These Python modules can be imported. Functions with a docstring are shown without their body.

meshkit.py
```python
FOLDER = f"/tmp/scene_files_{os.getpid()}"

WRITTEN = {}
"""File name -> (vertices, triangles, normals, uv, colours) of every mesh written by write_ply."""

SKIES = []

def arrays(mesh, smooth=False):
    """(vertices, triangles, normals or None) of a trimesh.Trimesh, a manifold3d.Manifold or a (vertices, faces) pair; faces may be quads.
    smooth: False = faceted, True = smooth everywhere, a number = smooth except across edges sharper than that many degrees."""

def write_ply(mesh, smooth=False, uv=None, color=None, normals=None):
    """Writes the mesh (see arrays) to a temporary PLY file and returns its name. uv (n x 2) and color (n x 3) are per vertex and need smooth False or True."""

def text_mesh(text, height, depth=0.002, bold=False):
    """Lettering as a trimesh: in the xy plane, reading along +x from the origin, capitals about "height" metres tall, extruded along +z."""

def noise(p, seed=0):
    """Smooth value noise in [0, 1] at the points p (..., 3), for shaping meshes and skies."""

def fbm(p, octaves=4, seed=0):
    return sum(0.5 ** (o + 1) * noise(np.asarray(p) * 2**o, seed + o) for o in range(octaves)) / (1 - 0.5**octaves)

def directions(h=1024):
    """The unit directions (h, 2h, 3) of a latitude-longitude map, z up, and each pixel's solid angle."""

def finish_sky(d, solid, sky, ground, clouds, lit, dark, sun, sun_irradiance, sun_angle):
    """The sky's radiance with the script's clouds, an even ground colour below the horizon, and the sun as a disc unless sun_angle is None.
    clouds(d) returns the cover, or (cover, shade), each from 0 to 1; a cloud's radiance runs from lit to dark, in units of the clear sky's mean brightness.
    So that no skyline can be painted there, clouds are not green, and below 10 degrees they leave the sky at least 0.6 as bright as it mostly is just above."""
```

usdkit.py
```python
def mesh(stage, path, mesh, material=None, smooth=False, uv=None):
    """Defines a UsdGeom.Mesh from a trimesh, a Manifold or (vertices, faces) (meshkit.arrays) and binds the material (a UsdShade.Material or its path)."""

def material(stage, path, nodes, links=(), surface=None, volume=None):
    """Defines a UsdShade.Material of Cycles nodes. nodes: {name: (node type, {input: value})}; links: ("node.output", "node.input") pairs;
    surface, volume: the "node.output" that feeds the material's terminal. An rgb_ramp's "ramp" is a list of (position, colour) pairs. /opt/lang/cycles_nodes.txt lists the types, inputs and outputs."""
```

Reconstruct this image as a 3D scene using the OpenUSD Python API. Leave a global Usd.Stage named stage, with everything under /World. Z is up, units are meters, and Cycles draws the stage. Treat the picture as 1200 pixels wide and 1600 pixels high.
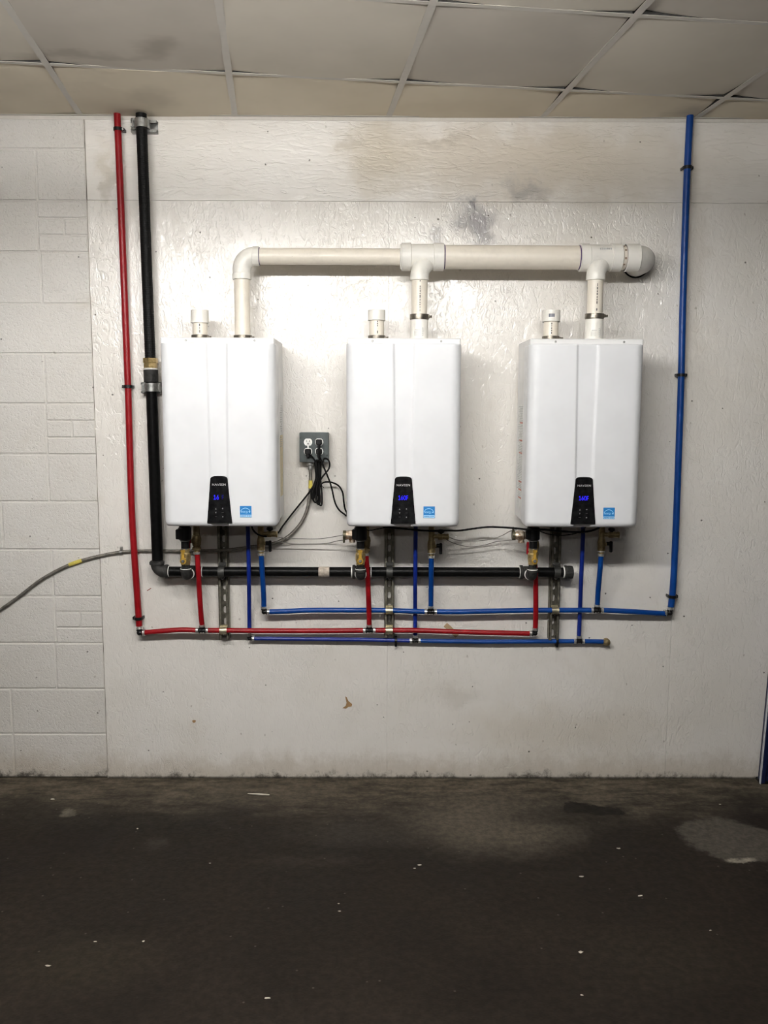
import math, random
import numpy as np, trimesh, usdkit, meshkit
import manifold3d as m3
from shapely.geometry import Polygon, box as sbox, Point
from shapely import affinity
from pxr import Usd, UsdGeom, Gf, Sdf, UsdShade, UsdLux

random.seed(7)
rng = np.random.default_rng(7)
stage = Usd.Stage.CreateInMemory()
UsdGeom.SetStageUpAxis(stage, 'Z'); UsdGeom.SetStageMetersPerUnit(stage, 1.0)
UsdGeom.Xform.Define(stage, '/World'); UsdGeom.Scope.Define(stage, '/World/Looks')
V = lambda *a: np.array(a, float)

# ---------------------------------------------------------------- camera
F_PX, PITCH, YAW, ROLL, EYE, DIST = 1348.26, 0.1202, 0.0053, -0.0032, 1.6116, 3.6118
def cam_axes():
    cy, sy, cp, sp, cr, sr = math.cos(YAW), math.sin(YAW), math.cos(PITCH), math.sin(PITCH), math.cos(ROLL), math.sin(ROLL)
    x1, y1, z1 = V(cy, -sy, 0), V(sy, cy, 0), V(0, 0, 1)
    fwd = cp * y1 - sp * z1; up = sp * y1 + cp * z1
    return cr * x1 - sr * up, sr * x1 + cr * up, fwd
RIGHT, UP, FWD = cam_axes()
EYE_P = V(0, -DIST, EYE)
cam = UsdGeom.Camera.Define(stage, '/World/Camera')
cam.AddTransformOp().Set(Gf.Matrix4d(*RIGHT, 0, *UP, 0, *(-FWD), 0, *EYE_P, 1))
cam.CreateHorizontalApertureAttr(36.0); cam.CreateVerticalApertureAttr(48.0)
cam.CreateFocalLengthAttr(36.0 * F_PX / 1200); cam.CreateClippingRangeAttr(Gf.Vec2f(0.05, 60))
cam.CreateExposureAttr(0.0)
LAMP_NEAR, LAMP_FAR = 190.0, 30.0       # strength of the fluorescent tubes
LAMP_COLOR = (1.0, 0.985, 0.955)

def P(px, py, d):
    """The point that stands d metres in front of the back wall where the photograph shows (px, py)."""
    r = FWD * F_PX + RIGHT * (px - 600) + UP * (800 - py)
    return EYE_P + r * ((-d - EYE_P[1]) / r[1])
def PX(m, d): return m * F_PX / (DIST - d)          # metres to pixels (about)
def M(px, d): return px * (DIST - d) / F_PX

# ---------------------------------------------------------------- materials
class Out:
    def __init__(s, n, o): s.ref = f'{n}.{o}'
class Node:
    def __init__(s, n): s._n = n
    def __getattr__(s, o): return Out(s._n, o)
class Graph:
    def __init__(s): s.nodes, s.links = {}, []
    def __call__(s, kind, **kw):
        n = f'n{len(s.nodes)}'; const = {}
        for k, v in kw.items():
            if isinstance(v, Out): s.links.append((v.ref, f'{n}.{k}'))
            else: const[k] = v
        s.nodes[n] = (kind, const); return Node(n)
    def math(s, t, a, b=0.0, c=0.0, clamp=False):
        return s('math', math_type=t, value1=a, value2=b, value3=c, use_clamp=clamp).value
    def ramp(s, v, a, b, lo=0.0, hi=1.0, kind='smoothstep'):
        return s('map_range', range_type=kind, value=v, from_min=a, from_max=b, to_min=lo, to_max=hi, clamp=True).result
    def mix(s, f, a, b, t='mix'): return s('mix_color', blend_type=t, fac=f, a=a, b=b).result
    def pos(s): return s('geometry').position
    def scaled(s, v, sc, loc=(0, 0, 0)): return s('mapping', vector=v, scale=sc, location=loc).vector
    def noise(s, v, scale, detail=3, rough=.55, dist=0.0): return s('noise_texture', vector=v, scale=scale, detail=detail, roughness=rough, distortion=dist).fac
    def bump(s, h, strength=.5, distance=.01, normal=None):
        kw = dict(height=h, strength=strength, distance=distance)
        if normal is not None: kw['normal'] = normal
        return s('bump', **kw).normal
    def done(s, name, bsdf): return usdkit.material(stage, f'/World/Looks/{name}', s.nodes, s.links, surface=bsdf.ref)
def srgb(r, g, b): return tuple(((c / 255 + .055) / 1.055) ** 2.4 if c > 10 else c / 255 / 12.92 for c in (r, g, b))
MATS = {}
def mat(name, col, rough=.5, metal=0.0, vary=.12, scale=40, bump=0.0, spec=.5, emit=0, coat=0.0):
    """A plain material with a little mottling."""
    if name in MATS: return MATS[name]
    g = Graph(); p = g('texture_coordinate').object
    n = g.noise(p, scale, 3)
    c = g.mix(g.ramp(n, .3, .7), tuple(x * (1 - vary) for x in col), tuple(min(1, x * (1 + vary)) for x in col))
    kw = dict(base_color=c, roughness=g.ramp(n, .2, .8, max(.03, rough - .07), min(1, rough + .07)), metallic=metal, specular_ior_level=spec, coat_weight=coat)
    if bump: kw['normal'] = g.bump(n, bump, .002)
    if emit: kw['emission_color'] = col; kw['emission_strength'] = emit
    MATS[name] = g.done(name, g('principled_bsdf', **kw).BSDF); return MATS[name]

def blob(g, sx, sz, cx, cz, rx, rz, soft=.6):
    a = g.math('power', g.math('divide', g.math('subtract', sx, cx), rx), 2.0)
    # power of a negative base is undefined: square by multiplication
    dx = g.math('divide', g.math('subtract', sx, cx), rx); dz = g.math('divide', g.math('subtract', sz, cz), rz)
    r = g.math('sqrt', g.math('add', g.math('multiply', dx, dx), g.math('multiply', dz, dz)))
    return g.ramp(r, 1 - soft, 1 + soft * .4, 1.0, 0.0)

def wall_paint(name, block=False):
    g = Graph(); p = g.pos(); s = g('separate_xyz', vector=p)
    x, z = s.x, s.z
    big = g.noise(p, 1.6, 4, .6); mid = g.noise(p, 7, 4, .6); fine = g.noise(p, 60, 3)
    col = g.mix(g.ramp(big, .35, .7), *(((.66, .635, .60), (.61, .582, .54)) if block else ((.76, .73, .69), (.71, .675, .622))))
    col = g.mix(g.ramp(mid, .55, .8, 0, .22), col, (.53, .47, .38))
    # warped coordinates give the stains ragged edges
    w = g('noise_texture', vector=p, scale=9.0, detail=5.0, roughness=.65)
    wv = g('separate_color', color=w.color)
    wx = g.math('add', x, g.math('multiply', g.math('subtract', wv.r, .5), .22)); wz = g.math('add', z, g.math('multiply', g.math('subtract', wv.g, .5), .22))
    if not block:
        # old brownish patch and scuffs on the upper boards
        for (px, py, rx, rz, c, k) in ((780, 250, .66, .17, (.48, .40, .29), .62), (590, 240, .16, .18, (.47, .40, .29), .62), (745, 352, .085, .11, (.20, .19, .205), .72), (738, 318, .035, .03, (.17, .165, .175), .75),
                                        (822, 300, .095, .055, (.25, .235, .22), .65), (680, 368, .05, .06, (.24, .23, .235), .6), (165, 262, .04, .12, (.48, .42, .30), .4), (166, 300, .03, .07, (.35, .32, .27), .35),
                                        (690, 225, .14, .03, (.36, .31, .24), .4), (550, 222, .05, .03, (.38, .33, .25), .35), (1000, 250, .5, .2, (.50, .44, .35), .4), (860, 1140, .5, .12, (.50, .43, .32), .3),
                                        (720, 1085, .12, .05, (.42, .38, .32), .25), (1085, 420, .06, .5, (.45, .40, .33), .3), (130, 480, .05, .12, (.5, .45, .36), .2)):
            q = P(px, py, 0)
            col = g.mix(g.math('multiply', blob(g, wx, wz, q[0], q[2], rx, rz, .8), k), col, c)
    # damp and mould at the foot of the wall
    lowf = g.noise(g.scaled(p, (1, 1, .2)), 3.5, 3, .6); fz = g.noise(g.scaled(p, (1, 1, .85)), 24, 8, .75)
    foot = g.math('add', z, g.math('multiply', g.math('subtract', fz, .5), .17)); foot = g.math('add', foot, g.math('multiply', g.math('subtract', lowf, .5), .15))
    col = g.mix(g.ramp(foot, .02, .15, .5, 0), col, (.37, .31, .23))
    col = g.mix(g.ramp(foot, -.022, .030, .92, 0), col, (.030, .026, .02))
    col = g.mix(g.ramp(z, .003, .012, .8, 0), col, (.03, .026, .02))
    # specks and nail holes
    xz = g('combine_xyz', x=x, y=z, z=0.0).vector
    vo = g('voronoi_texture', dimensions='2D', vector=g('combine_xyz', x=g.math('add', x, g.math('multiply', fine, .012)), y=z, z=0.0).vector, scale=5.2, randomness=1.0)
    speck = g.math('multiply', g.ramp(g.math('add', vo.distance, g.math('multiply', g('separate_color', color=vo.color).g, .012)), .013, .026, 1, 0), g.ramp(g('separate_color', color=vo.color).r, .52, .56))
    col = g.mix(g.math('multiply', speck, .85), col, (.07, .06, .05))
    vo2 = g('voronoi_texture', dimensions='2D', vector=g('combine_xyz', x=g.math('add', x, g.math('multiply', fine, .02)), y=g.math('multiply', z, .6), z=0.0).vector, scale=13.0, randomness=1.0)
    sp2 = g.math('multiply', g.ramp(g.math('add', vo2.distance, g.math('multiply', g('separate_color', color=vo2.color).g, .04)), .02, .065, 1, 0), g.ramp(g('separate_color', color=vo2.color).r, .80, .84))
    col = g.mix(g.math('multiply', sp2, .5), col, (.25, .21, .16))
    if block:
        pits = g.ramp(g.noise(p, 95, 4, .6), .36, .52)
        h = g.math('add', g.math('multiply', pits, .5), g.math('multiply', g.noise(p, 30, 4), .6))
        nrm = g.bump(h, .42, .006); rough = .42
    else:
        up_ = g.ramp(z, 2.435, 2.445)
        hor = g.noise(g.scaled(p, (1, 1, 4.0)), 12, 4, .55, .8); ver = g.noise(g.scaled(p, (1.9, 1, 1)), 21, 4, .55, 1.6)
        st = g('mix_float', fac=up_, a=ver, b=hor).result
        ridge = g.ramp(g.math('absolute', g.math('subtract', st, .5)), 0, .16, 1, 0)
        patch = g.ramp(g.noise(p, 2.6, 3), .40, .62)
        h = g.math('add', g.math('multiply', st, .8), g.math('multiply', g.math('multiply', ridge, patch), .30))
        h = g.math('add', h, g.math('multiply', fine, .05))
        h = g.math('subtract', h, g.math('multiply', speck, .5))
        nrm = g.bump(h, .55, .0055)
        rough = g('mix_float', fac=up_, a=g.ramp(g.noise(p, 4, 3), .3, .7, .17, .30), b=g.ramp(g.noise(p, 4, 3), .3, .7, .30, .45)).result
    return g.done(name, g('principled_bsdf', base_color=col, roughness=rough, specular_ior_level=.5 if block else .8, normal=nrm).BSDF)

def floor_material():
    g = Graph(); p = g.pos(); s = g('separate_xyz', vector=p); x, y = s.x, s.y
    w = g('separate_color', color=g('noise_texture', vector=p, scale=3.2, detail=8.0, roughness=.72).color)
    w3 = g('separate_color', color=g('noise_texture', vector=p, scale=11.0, detail=7.0, roughness=.72).color)
    off = lambda c, k: g.math('multiply', g.math('subtract', c, .5), k)
    n = g.noise(p, 2.3, 6, .65); f = g.noise(p, 38, 6, .72); st = g.noise(g.scaled(p, (1, 3.5, 1)), 6, 6, .7)
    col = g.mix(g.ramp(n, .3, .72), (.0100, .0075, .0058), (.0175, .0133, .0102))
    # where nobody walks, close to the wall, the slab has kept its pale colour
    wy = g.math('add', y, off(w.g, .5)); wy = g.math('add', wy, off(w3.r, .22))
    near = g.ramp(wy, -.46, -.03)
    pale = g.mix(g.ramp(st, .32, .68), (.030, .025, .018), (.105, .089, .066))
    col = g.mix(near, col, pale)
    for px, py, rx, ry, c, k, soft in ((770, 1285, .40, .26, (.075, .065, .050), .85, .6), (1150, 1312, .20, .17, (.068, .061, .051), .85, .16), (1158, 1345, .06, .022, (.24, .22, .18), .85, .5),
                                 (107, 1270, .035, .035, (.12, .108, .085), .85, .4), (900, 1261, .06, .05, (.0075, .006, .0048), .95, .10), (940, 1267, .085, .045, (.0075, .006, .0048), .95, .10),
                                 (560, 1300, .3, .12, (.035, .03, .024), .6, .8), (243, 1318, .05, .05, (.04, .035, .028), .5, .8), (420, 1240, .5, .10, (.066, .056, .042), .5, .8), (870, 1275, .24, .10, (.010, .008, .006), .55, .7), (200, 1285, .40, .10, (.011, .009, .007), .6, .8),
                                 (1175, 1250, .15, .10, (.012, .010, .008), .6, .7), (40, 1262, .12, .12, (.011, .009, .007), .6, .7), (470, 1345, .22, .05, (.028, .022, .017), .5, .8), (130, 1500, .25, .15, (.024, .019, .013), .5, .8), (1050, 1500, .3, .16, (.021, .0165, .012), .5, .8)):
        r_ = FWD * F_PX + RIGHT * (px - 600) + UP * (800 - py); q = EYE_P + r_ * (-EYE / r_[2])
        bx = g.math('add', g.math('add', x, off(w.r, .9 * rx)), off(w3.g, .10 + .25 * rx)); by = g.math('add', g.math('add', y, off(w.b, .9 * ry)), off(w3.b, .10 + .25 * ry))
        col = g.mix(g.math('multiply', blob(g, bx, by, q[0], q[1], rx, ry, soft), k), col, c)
    col = g.mix(g.ramp(f, .32, .72), g.mix(1.0, col, (.72, .71, .70), 'multiply'), g.mix(1.0, col, (1.42, 1.40, 1.36), 'multiply'))
    vo = g('voronoi_texture', dimensions='2D', vector=p, scale=9.0)
    chip = g.math('multiply', g.ramp(vo.distance, .018, .04, 1, 0), g.ramp(g('separate_color', color=vo.color).r, .74, .78))
    col = g.mix(g.math('multiply', chip, .4), col, (.13, .115, .095))
    nrm = g.bump(g.math('add', f, g.math('multiply', n, 1.5)), .35, .004)
    return g.done('floor_concrete', g('principled_bsdf', base_color=col, roughness=g.ramp(n, .3, .7, .55, .72), specular_ior_level=.12, normal=nrm).BSDF)

def tile_material(name, a, b):
    g = Graph(); p = g.pos()
    n = g.noise(p, 2.2, 5, .6); f = g.noise(p, 55, 4, .6)
    col = g.mix(g.ramp(n, .3, .7), a, b)
    s = g('separate_xyz', vector=p)
    w = g('separate_color', color=g('noise_texture', vector=p, scale=6.0, detail=4.0).color)
    wx = g.math('add', s.x, g.math('multiply', g.math('subtract', w.r, .5), .25)); wy = g.math('add', s.y, g.math('multiply', g.math('subtract', w.g, .5), .25))
    for cx, cy, rx, ry, k in ((-.72, -.66, .10, .09, .45), (-1.0, -.60, .28, .04, .3), (-.86, -.22, .12, .10, .22), (1.22, -.05, .10, .12, .4)):
        col = g.mix(g.math('multiply', blob(g, wx, wy, cx, cy, rx, ry, .8), k), col, (.22, .19, .15))
    return g.done(name, g('principled_bsdf', base_color=col, roughness=.85, specular_ior_level=.2, normal=g.bump(f, .18, .002)).BSDF)

def pvc(name, col):
    g = Graph(); p = g.pos()
    n = g.noise(p, 18, 5, .65); sm = g.noise(g.scaled(p, (1, 1, 1)), 70, 3)
    c = g.mix(g.ramp(n, .45, .8, 0, .35), col, tuple(x * .62 for x in col))
    c = g.mix(g.ramp(sm, .70, .78, 0, .4), c, (.25, .2, .15))
    return g.done(name, g('principled_bsdf', base_color=c, roughness=.38, specular_ior_level=.45).BSDF)

def iron(name, lo, hi, rough):
    g = Graph(); p = g.pos(); n = g.noise(p, 60, 5, .65); sc = g.noise(g.scaled(p, (1, 1, 3)), 22, 5, .7)
    c = g.mix(g.ramp(n, .3, .7), lo, hi)
    c = g.mix(g.ramp(sc, .68, .76, 0, .35), c, (.12, .115, .10))
    return g.done(name, g('principled_bsdf', base_color=c, roughness=rough, metallic=.0, specular_ior_level=.09, normal=g.bump(n, .35, .002)).BSDF)

def metal(name, a, b, rough, scale=50):
    g = Graph(); p = g.pos(); n = g.noise(p, scale, 4, .6)
    return g.done(name, g('principled_bsdf', base_color=g.mix(g.ramp(n, .32, .68), a, b), metallic=.85, roughness=g.ramp(n, .3, .7, rough, rough + .15), normal=g.bump(n, .15, .002)).BSDF)

WALL, BLOCK, FLOOR = wall_paint('painted_board'), wall_paint('painted_block', True), floor_material()
MORTAR = BLOCK
TILES = [tile_material('ceiling_tile_beige', (.67, .595, .475), (.73, .655, .53)), tile_material('ceiling_tile_pale', (.545, .50, .44), (.60, .55, .485)), tile_material('ceiling_tile_warm', (.63, .58, .50), (.69, .635, .55))]
GRID = mat('grid_enamel', (.58, .545, .495), .5, vary=.03)
PLAIN = mat('plain_wall_paint', (.10, .095, .085), .7)
WEB = mat('tee_web_steel', (.05, .048, .045), .6)
DARK = mat('dark_void', (.01, .01, .01), .9)
WHITE = mat('white_enamel', (.705, .71, .725), .28, vary=.01, scale=8)
CASE = mat('case_enamel', (.69, .685, .68), .35, vary=.03, scale=8)
BLACK = mat('black_plastic', (.005, .005, .0055), .38, vary=.1, spec=.3)
GLOSSBLACK = mat('black_panel', (.0035, .0035, .004), .3, vary=.05, spec=.3)
RUBBER = mat('black_rubber', (.005, .005, .005), .5, vary=.2, spec=.14)
PVC_PIPE, PVC_FIT = pvc('pvc_pipe', (.75, .69, .595)), pvc('pvc_fitting', (.77, .745, .69))
RED, BLUE, BLUE2 = mat('red_pex', srgb(136, 14, 22), .36, vary=.05, scale=12, spec=.35), mat('blue_pex', srgb(6, 58, 128), .36, vary=.05, scale=12, spec=.35), mat('deep_blue_pex', srgb(13, 36, 118), .36, vary=.05, scale=12)
IRON, FITTING = iron('black_iron', (.0025, .0025, .0025), (.006, .006, .006), .36), iron('cast_fitting', (.022, .022, .021), (.042, .041, .039), .5)
STEEL, BRIGHT = metal('zinc_steel', (.24, .24, .23), (.40, .40, .385), .35), metal('bright_steel', (.72, .71, .68), (.82, .81, .78), .22)
STRUT = metal('weathered_strut', (.16, .15, .12), (.28, .26, .21), .45)
BRASS, GOLD = metal('brass', (.55, .40, .17), (.70, .54, .27), .3), mat('gold_lever', (.70, .42, .07), .32, metal=.55)
OLDBRASS = metal('dull_brass', (.26, .20, .10), (.42, .33, .18), .42, 90)
MOTTLED = metal('mottled_brass', (.42, .24, .12), (.78, .70, .58), .4, 70)
TAPE = mat('thread_tape', (.72, .70, .66), .6)
BOXGREY = metal('galvanised_box', (.065, .075, .075), (.10, .112, .112), .5, 22)
IVORY = mat('white_nylon', (.82, .81, .78), .35)
REDH = mat('red_handle', srgb(150, 14, 30), .4)
WIRE = mat('grey_wire', (.20, .19, .17), .5)
ARMOR = metal('armour', (.19, .18, .16), (.30, .28, .245), .42)
YELLOW = mat('yellow_tape', (.62, .52, .10), .5)
PURPLE = mat('purple_primer', (.06, .03, .12), .5)
NAVY = mat('navy_paint', srgb(20, 28, 62), .4)
INK = mat('ink', (.10, .09, .09), .6)
GREYINK = mat('grey_ink', (.46, .46, .45), .6)
REDINK = mat('red_ink', (.55, .22, .17), .6)
SILVERINK = mat('silver_print', (.42, .42, .42), .45)
LABELW = mat('label_white', (.74, .74, .72), .5)
LABELY = mat('label_yellow', (.72, .62, .40), .5)
EBLUE, EWHITE = mat('label_blue', srgb(32, 122, 190), .4, vary=.03), mat('label_paper', srgb(170, 215, 245), .45, vary=.03)
BROWN, TAN = mat('brown_paper', (.30, .18, .08), .8), mat('tan_tape', (.36, .25, .14), .7)
CHIP = mat('pale_chip', (.50, .46, .38), .7)
g_ = Graph(); MATS['digits'] = DIGITS = g_.done('blue_digits', g_('emission', color=(.025, .02, 1.0), strength=1.6).emission)
g_ = Graph(); DIMDIGITS = g_.done('dim_blue_digits', g_('emission', color=(.03, .03, .55), strength=.35).emission)
def lamp_material(name, k):
    g = Graph(); return g.done(name, g('emission', color=LAMP_COLOR, strength=k).emission)

# ---------------------------------------------------------------- prims
used = {}
def numbered(parent, name):
    k = used.get((parent, name), -1) + 1; used[(parent, name)] = k
    return name if k == 0 else f'{name}_{k:03d}'
class Thing:
    def __init__(s, path, loc): s.path, s.loc = path, np.asarray(loc, float); s.prim = stage.GetPrimAtPath(path)
def setd(prim, **kw):
    for k, v in kw.items():
        if v: prim.SetCustomDataByKey(k, v)
def thing(name, label, cat, loc, group=None, kind=None):
    path = '/World/' + numbered('/World', name)
    x = UsdGeom.Xform.Define(stage, path); x.AddTranslateOp().Set(Gf.Vec3d(*map(float, loc)))
    setd(x.GetPrim(), label=label, category=cat, group=group, kind=kind); return Thing(path, loc)
def part(t, name, mesh, material, smooth=35, label=None, kind=None, local=False):
    """A mesh in world coordinates as a child of t (a thing or a part)."""
    v, f = (np.array(mesh.vertices), np.array(mesh.faces)) if hasattr(mesh, 'vertices') else meshkit.arrays(mesh)[:2]
    path = t.path + '/' + numbered(t.path, name)
    usdkit.mesh(stage, path, trimesh.Trimesh(v if local else v - t.loc, f, process=False), material, smooth=smooth)
    pr = stage.GetPrimAtPath(path); setd(pr, label=label, kind=kind)
    r = Thing(path, t.loc if not local else (0, 0, 0)); return r
def struct(name, mesh, material, label, smooth=False):
    path = '/World/' + name; usdkit.mesh(stage, path, mesh, material, smooth=smooth)
    setd(stage.GetPrimAtPath(path), label=label, category=name.split('_')[0], kind='structure')
def single(name, mesh, material, label, cat, group=None, smooth=35, kind=None):
    loc = np.asarray(mesh.bounds).mean(0); loc[2] = mesh.bounds[0][2]
    path = '/World/' + numbered('/World', name)
    x = usdkit.mesh(stage, path, trimesh.Trimesh(mesh.vertices - loc, mesh.faces, process=False), material, smooth=smooth)
    x.AddTranslateOp().Set(Gf.Vec3d(*map(float, loc)))
    setd(x.GetPrim(), label=label, category=cat, group=group, kind=kind)

# ---------------------------------------------------------------- shapes
def J(*ms):
    out = []
    for m in ms: out += m if isinstance(m, list) else [m]
    return trimesh.util.concatenate(out)
def cbox(lo, hi, b=.001):
    lo, hi = np.minimum(lo, hi), np.maximum(lo, hi)
    b = min(b, *(.45 * (np.asarray(hi) - lo)))
    pts = []
    for k in range(3):
        for sgn in np.ndindex(2, 2, 2):
            q = [lo[i] + b if sgn[i] == 0 else hi[i] - b for i in range(3)]
            q[k] = lo[k] if sgn[k] == 0 else hi[k]; pts.append(q)
    return trimesh.convex.convex_hull(np.array(pts))
def bx(c, size, b=.001): c, s = np.asarray(c, float), np.asarray(size, float) / 2; return cbox(c - s, c + s, b)
def spline(pts, step=.012):
    p = np.asarray(pts, float)
    if len(p) == 2: n = max(2, int(np.linalg.norm(p[1] - p[0]) / step) + 1); return np.linspace(p[0], p[1], n)
    e = np.vstack([2 * p[0] - p[1], p, 2 * p[-1] - p[-2]]); out = []
    for i in range(len(p) - 1):
        a, b, c, d = e[i:i + 4]
        # centripetal Catmull-Rom
        t = [0]
        for u, v in ((a, b), (b, c), (c, d)): t.append(t[-1] + max(1e-6, np.linalg.norm(v - u)) ** .5)
        n = max(2, int(np.linalg.norm(c - b) / step) + 1)
        for s in np.linspace(t[1], t[2], n, endpoint=i == len(p) - 2):
            A1 = (t[1]-s)/(t[1]-t[0])*a+(s-t[0])/(t[1]-t[0])*b; A2 = (t[2]-s)/(t[2]-t[1])*b+(s-t[1])/(t[2]-t[1])*c; A3 = (t[3]-s)/(t[3]-t[2])*c+(s-t[2])/(t[3]-t[2])*d
            B1 = (t[2]-s)/(t[2]-t[0])*A1+(s-t[0])/(t[2]-t[0])*A2; B2 = (t[3]-s)/(t[3]-t[1])*A2+(s-t[1])/(t[3]-t[1])*A3
            out.append((t[2]-s)/(t[2]-t[1])*B1+(s-t[1])/(t[2]-t[1])*B2)
    return np.array(out)
def fillet(pts, R, n=10):
    p = [np.asarray(q, float) for q in pts]; out = [p[0]]
    for a, b, c in zip(p, p[1:], p[2:]):
        u, v = (a - b) / np.linalg.norm(a - b), (c - b) / np.linalg.norm(c - b)
        half = math.acos(np.clip(u @ v, -1, 1)) / 2; t = min(R / math.tan(half), .98 * np.linalg.norm(a - b), .98 * np.linalg.norm(c - b)); r = t * math.tan(half)
        ctr = b + (u + v) / np.linalg.norm(u + v) * r / math.sin(half)
        s, e = b + u * t - ctr, b + v * t - ctr; w = math.acos(np.clip(s @ e / r / r, -1, 1))
        out += [ctr + (math.sin((1 - k) * w) * s + math.sin(k * w) * e) / math.sin(w) for k in np.linspace(0, 1, n)]
    out.append(p[-1]); return np.array(out)
def tube(pts, r, sides=16, cap=True):
    p = np.asarray(pts, float); n = len(p); r = np.broadcast_to(r, (n,))
    t = np.gradient(p, axis=0); t /= np.linalg.norm(t, axis=1, keepdims=True) + 1e-12
    a = np.cross(t[0], V(0, 0, 1) if abs(t[0][2]) < .9 else V(1, 0, 0)); a /= np.linalg.norm(a); ring = []
    ang = np.arange(sides) * 2 * np.pi / sides
    for i in range(n):
        a = a - t[i] * (a @ t[i]); a /= np.linalg.norm(a); b = np.cross(t[i], a)
        ring.append(p[i] + r[i] * (np.cos(ang)[:, None] * a + np.sin(ang)[:, None] * b))
    v = np.vstack(ring); i, j = np.meshgrid(np.arange(n - 1), np.arange(sides), indexing='ij'); k = (j + 1) % sides
    q = np.stack([i * sides + j, i * sides + k, (i + 1) * sides + k, (i + 1) * sides + j], -1).reshape(-1, 4)
    f = np.vstack([q[:, [0, 1, 2]], q[:, [0, 2, 3]]])
    if cap:
        v = np.vstack([v, p[0], p[-1]]); c0, c1 = n * sides, n * sides + 1; jj = np.arange(sides); kk = (jj + 1) % sides
        f = np.vstack([f, np.stack([np.full(sides, c0), kk, jj], 1), np.stack([np.full(sides, c1), (n - 1) * sides + jj, (n - 1) * sides + kk], 1)])
    return trimesh.Trimesh(v, f, process=False)
def lathe(p0, axis, prof, sides=24):
    """Turned solid: prof is (distance along the axis, radius) pairs; a step is two pairs at the same distance."""
    axis = np.asarray(axis, float); axis = axis / np.linalg.norm(axis)
    a = np.cross(axis, V(0, 0, 1) if abs(axis[2]) < .9 else V(1, 0, 0)); a /= np.linalg.norm(a); b = np.cross(axis, a)
    ang = np.arange(sides) * 2 * np.pi / sides; d = np.cos(ang)[:, None] * a + np.sin(ang)[:, None] * b
    prof = [(prof[0][0], 1e-5)] + list(prof) + [(prof[-1][0], 1e-5)]
    v = np.vstack([np.asarray(p0) + axis * t + d * r for t, r in prof]); n = len(prof)
    i, j = np.meshgrid(np.arange(n - 1), np.arange(sides), indexing='ij'); k = (j + 1) % sides
    q = np.stack([i * sides + j, i * sides + k, (i + 1) * sides + k, (i + 1) * sides + j], -1).reshape(-1, 4)
    return trimesh.Trimesh(v, np.vstack([q[:, [0, 1, 2]], q[:, [0, 2, 3]]]), process=False)
def cyl(p0, p1, r, sides=20, b=.0008):
    p0, p1 = np.asarray(p0, float), np.asarray(p1, float); L = np.linalg.norm(p1 - p0); b = min(b, L * .3, r * .3)
    return lathe(p0, p1 - p0, [(0, r - b), (b, r), (L - b, r), (L, r - b)], sides)
def ringm(p0, p1, r, wall=.003, sides=28):
    """An open sleeve."""
    p0, p1 = np.asarray(p0, float), np.asarray(p1, float); ax = p1 - p0; L = np.linalg.norm(ax)
    m = lathe(p0, ax, [(0, r - wall), (0, r - .0006), (.0006, r), (L - .0006, r), (L, r - .0006), (L, r - wall), (0, r - wall)], sides)
    # drop the end discs
    n = len(m.vertices) // sides; keep = [f for f in m.faces if f.min() >= sides and f.max() < (n - 1) * sides]
    return trimesh.Trimesh(m.vertices, np.array(keep), process=False)
def hexnut(p0, p1, r): return cyl(p0, p1, r, 6, .0012)
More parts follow.
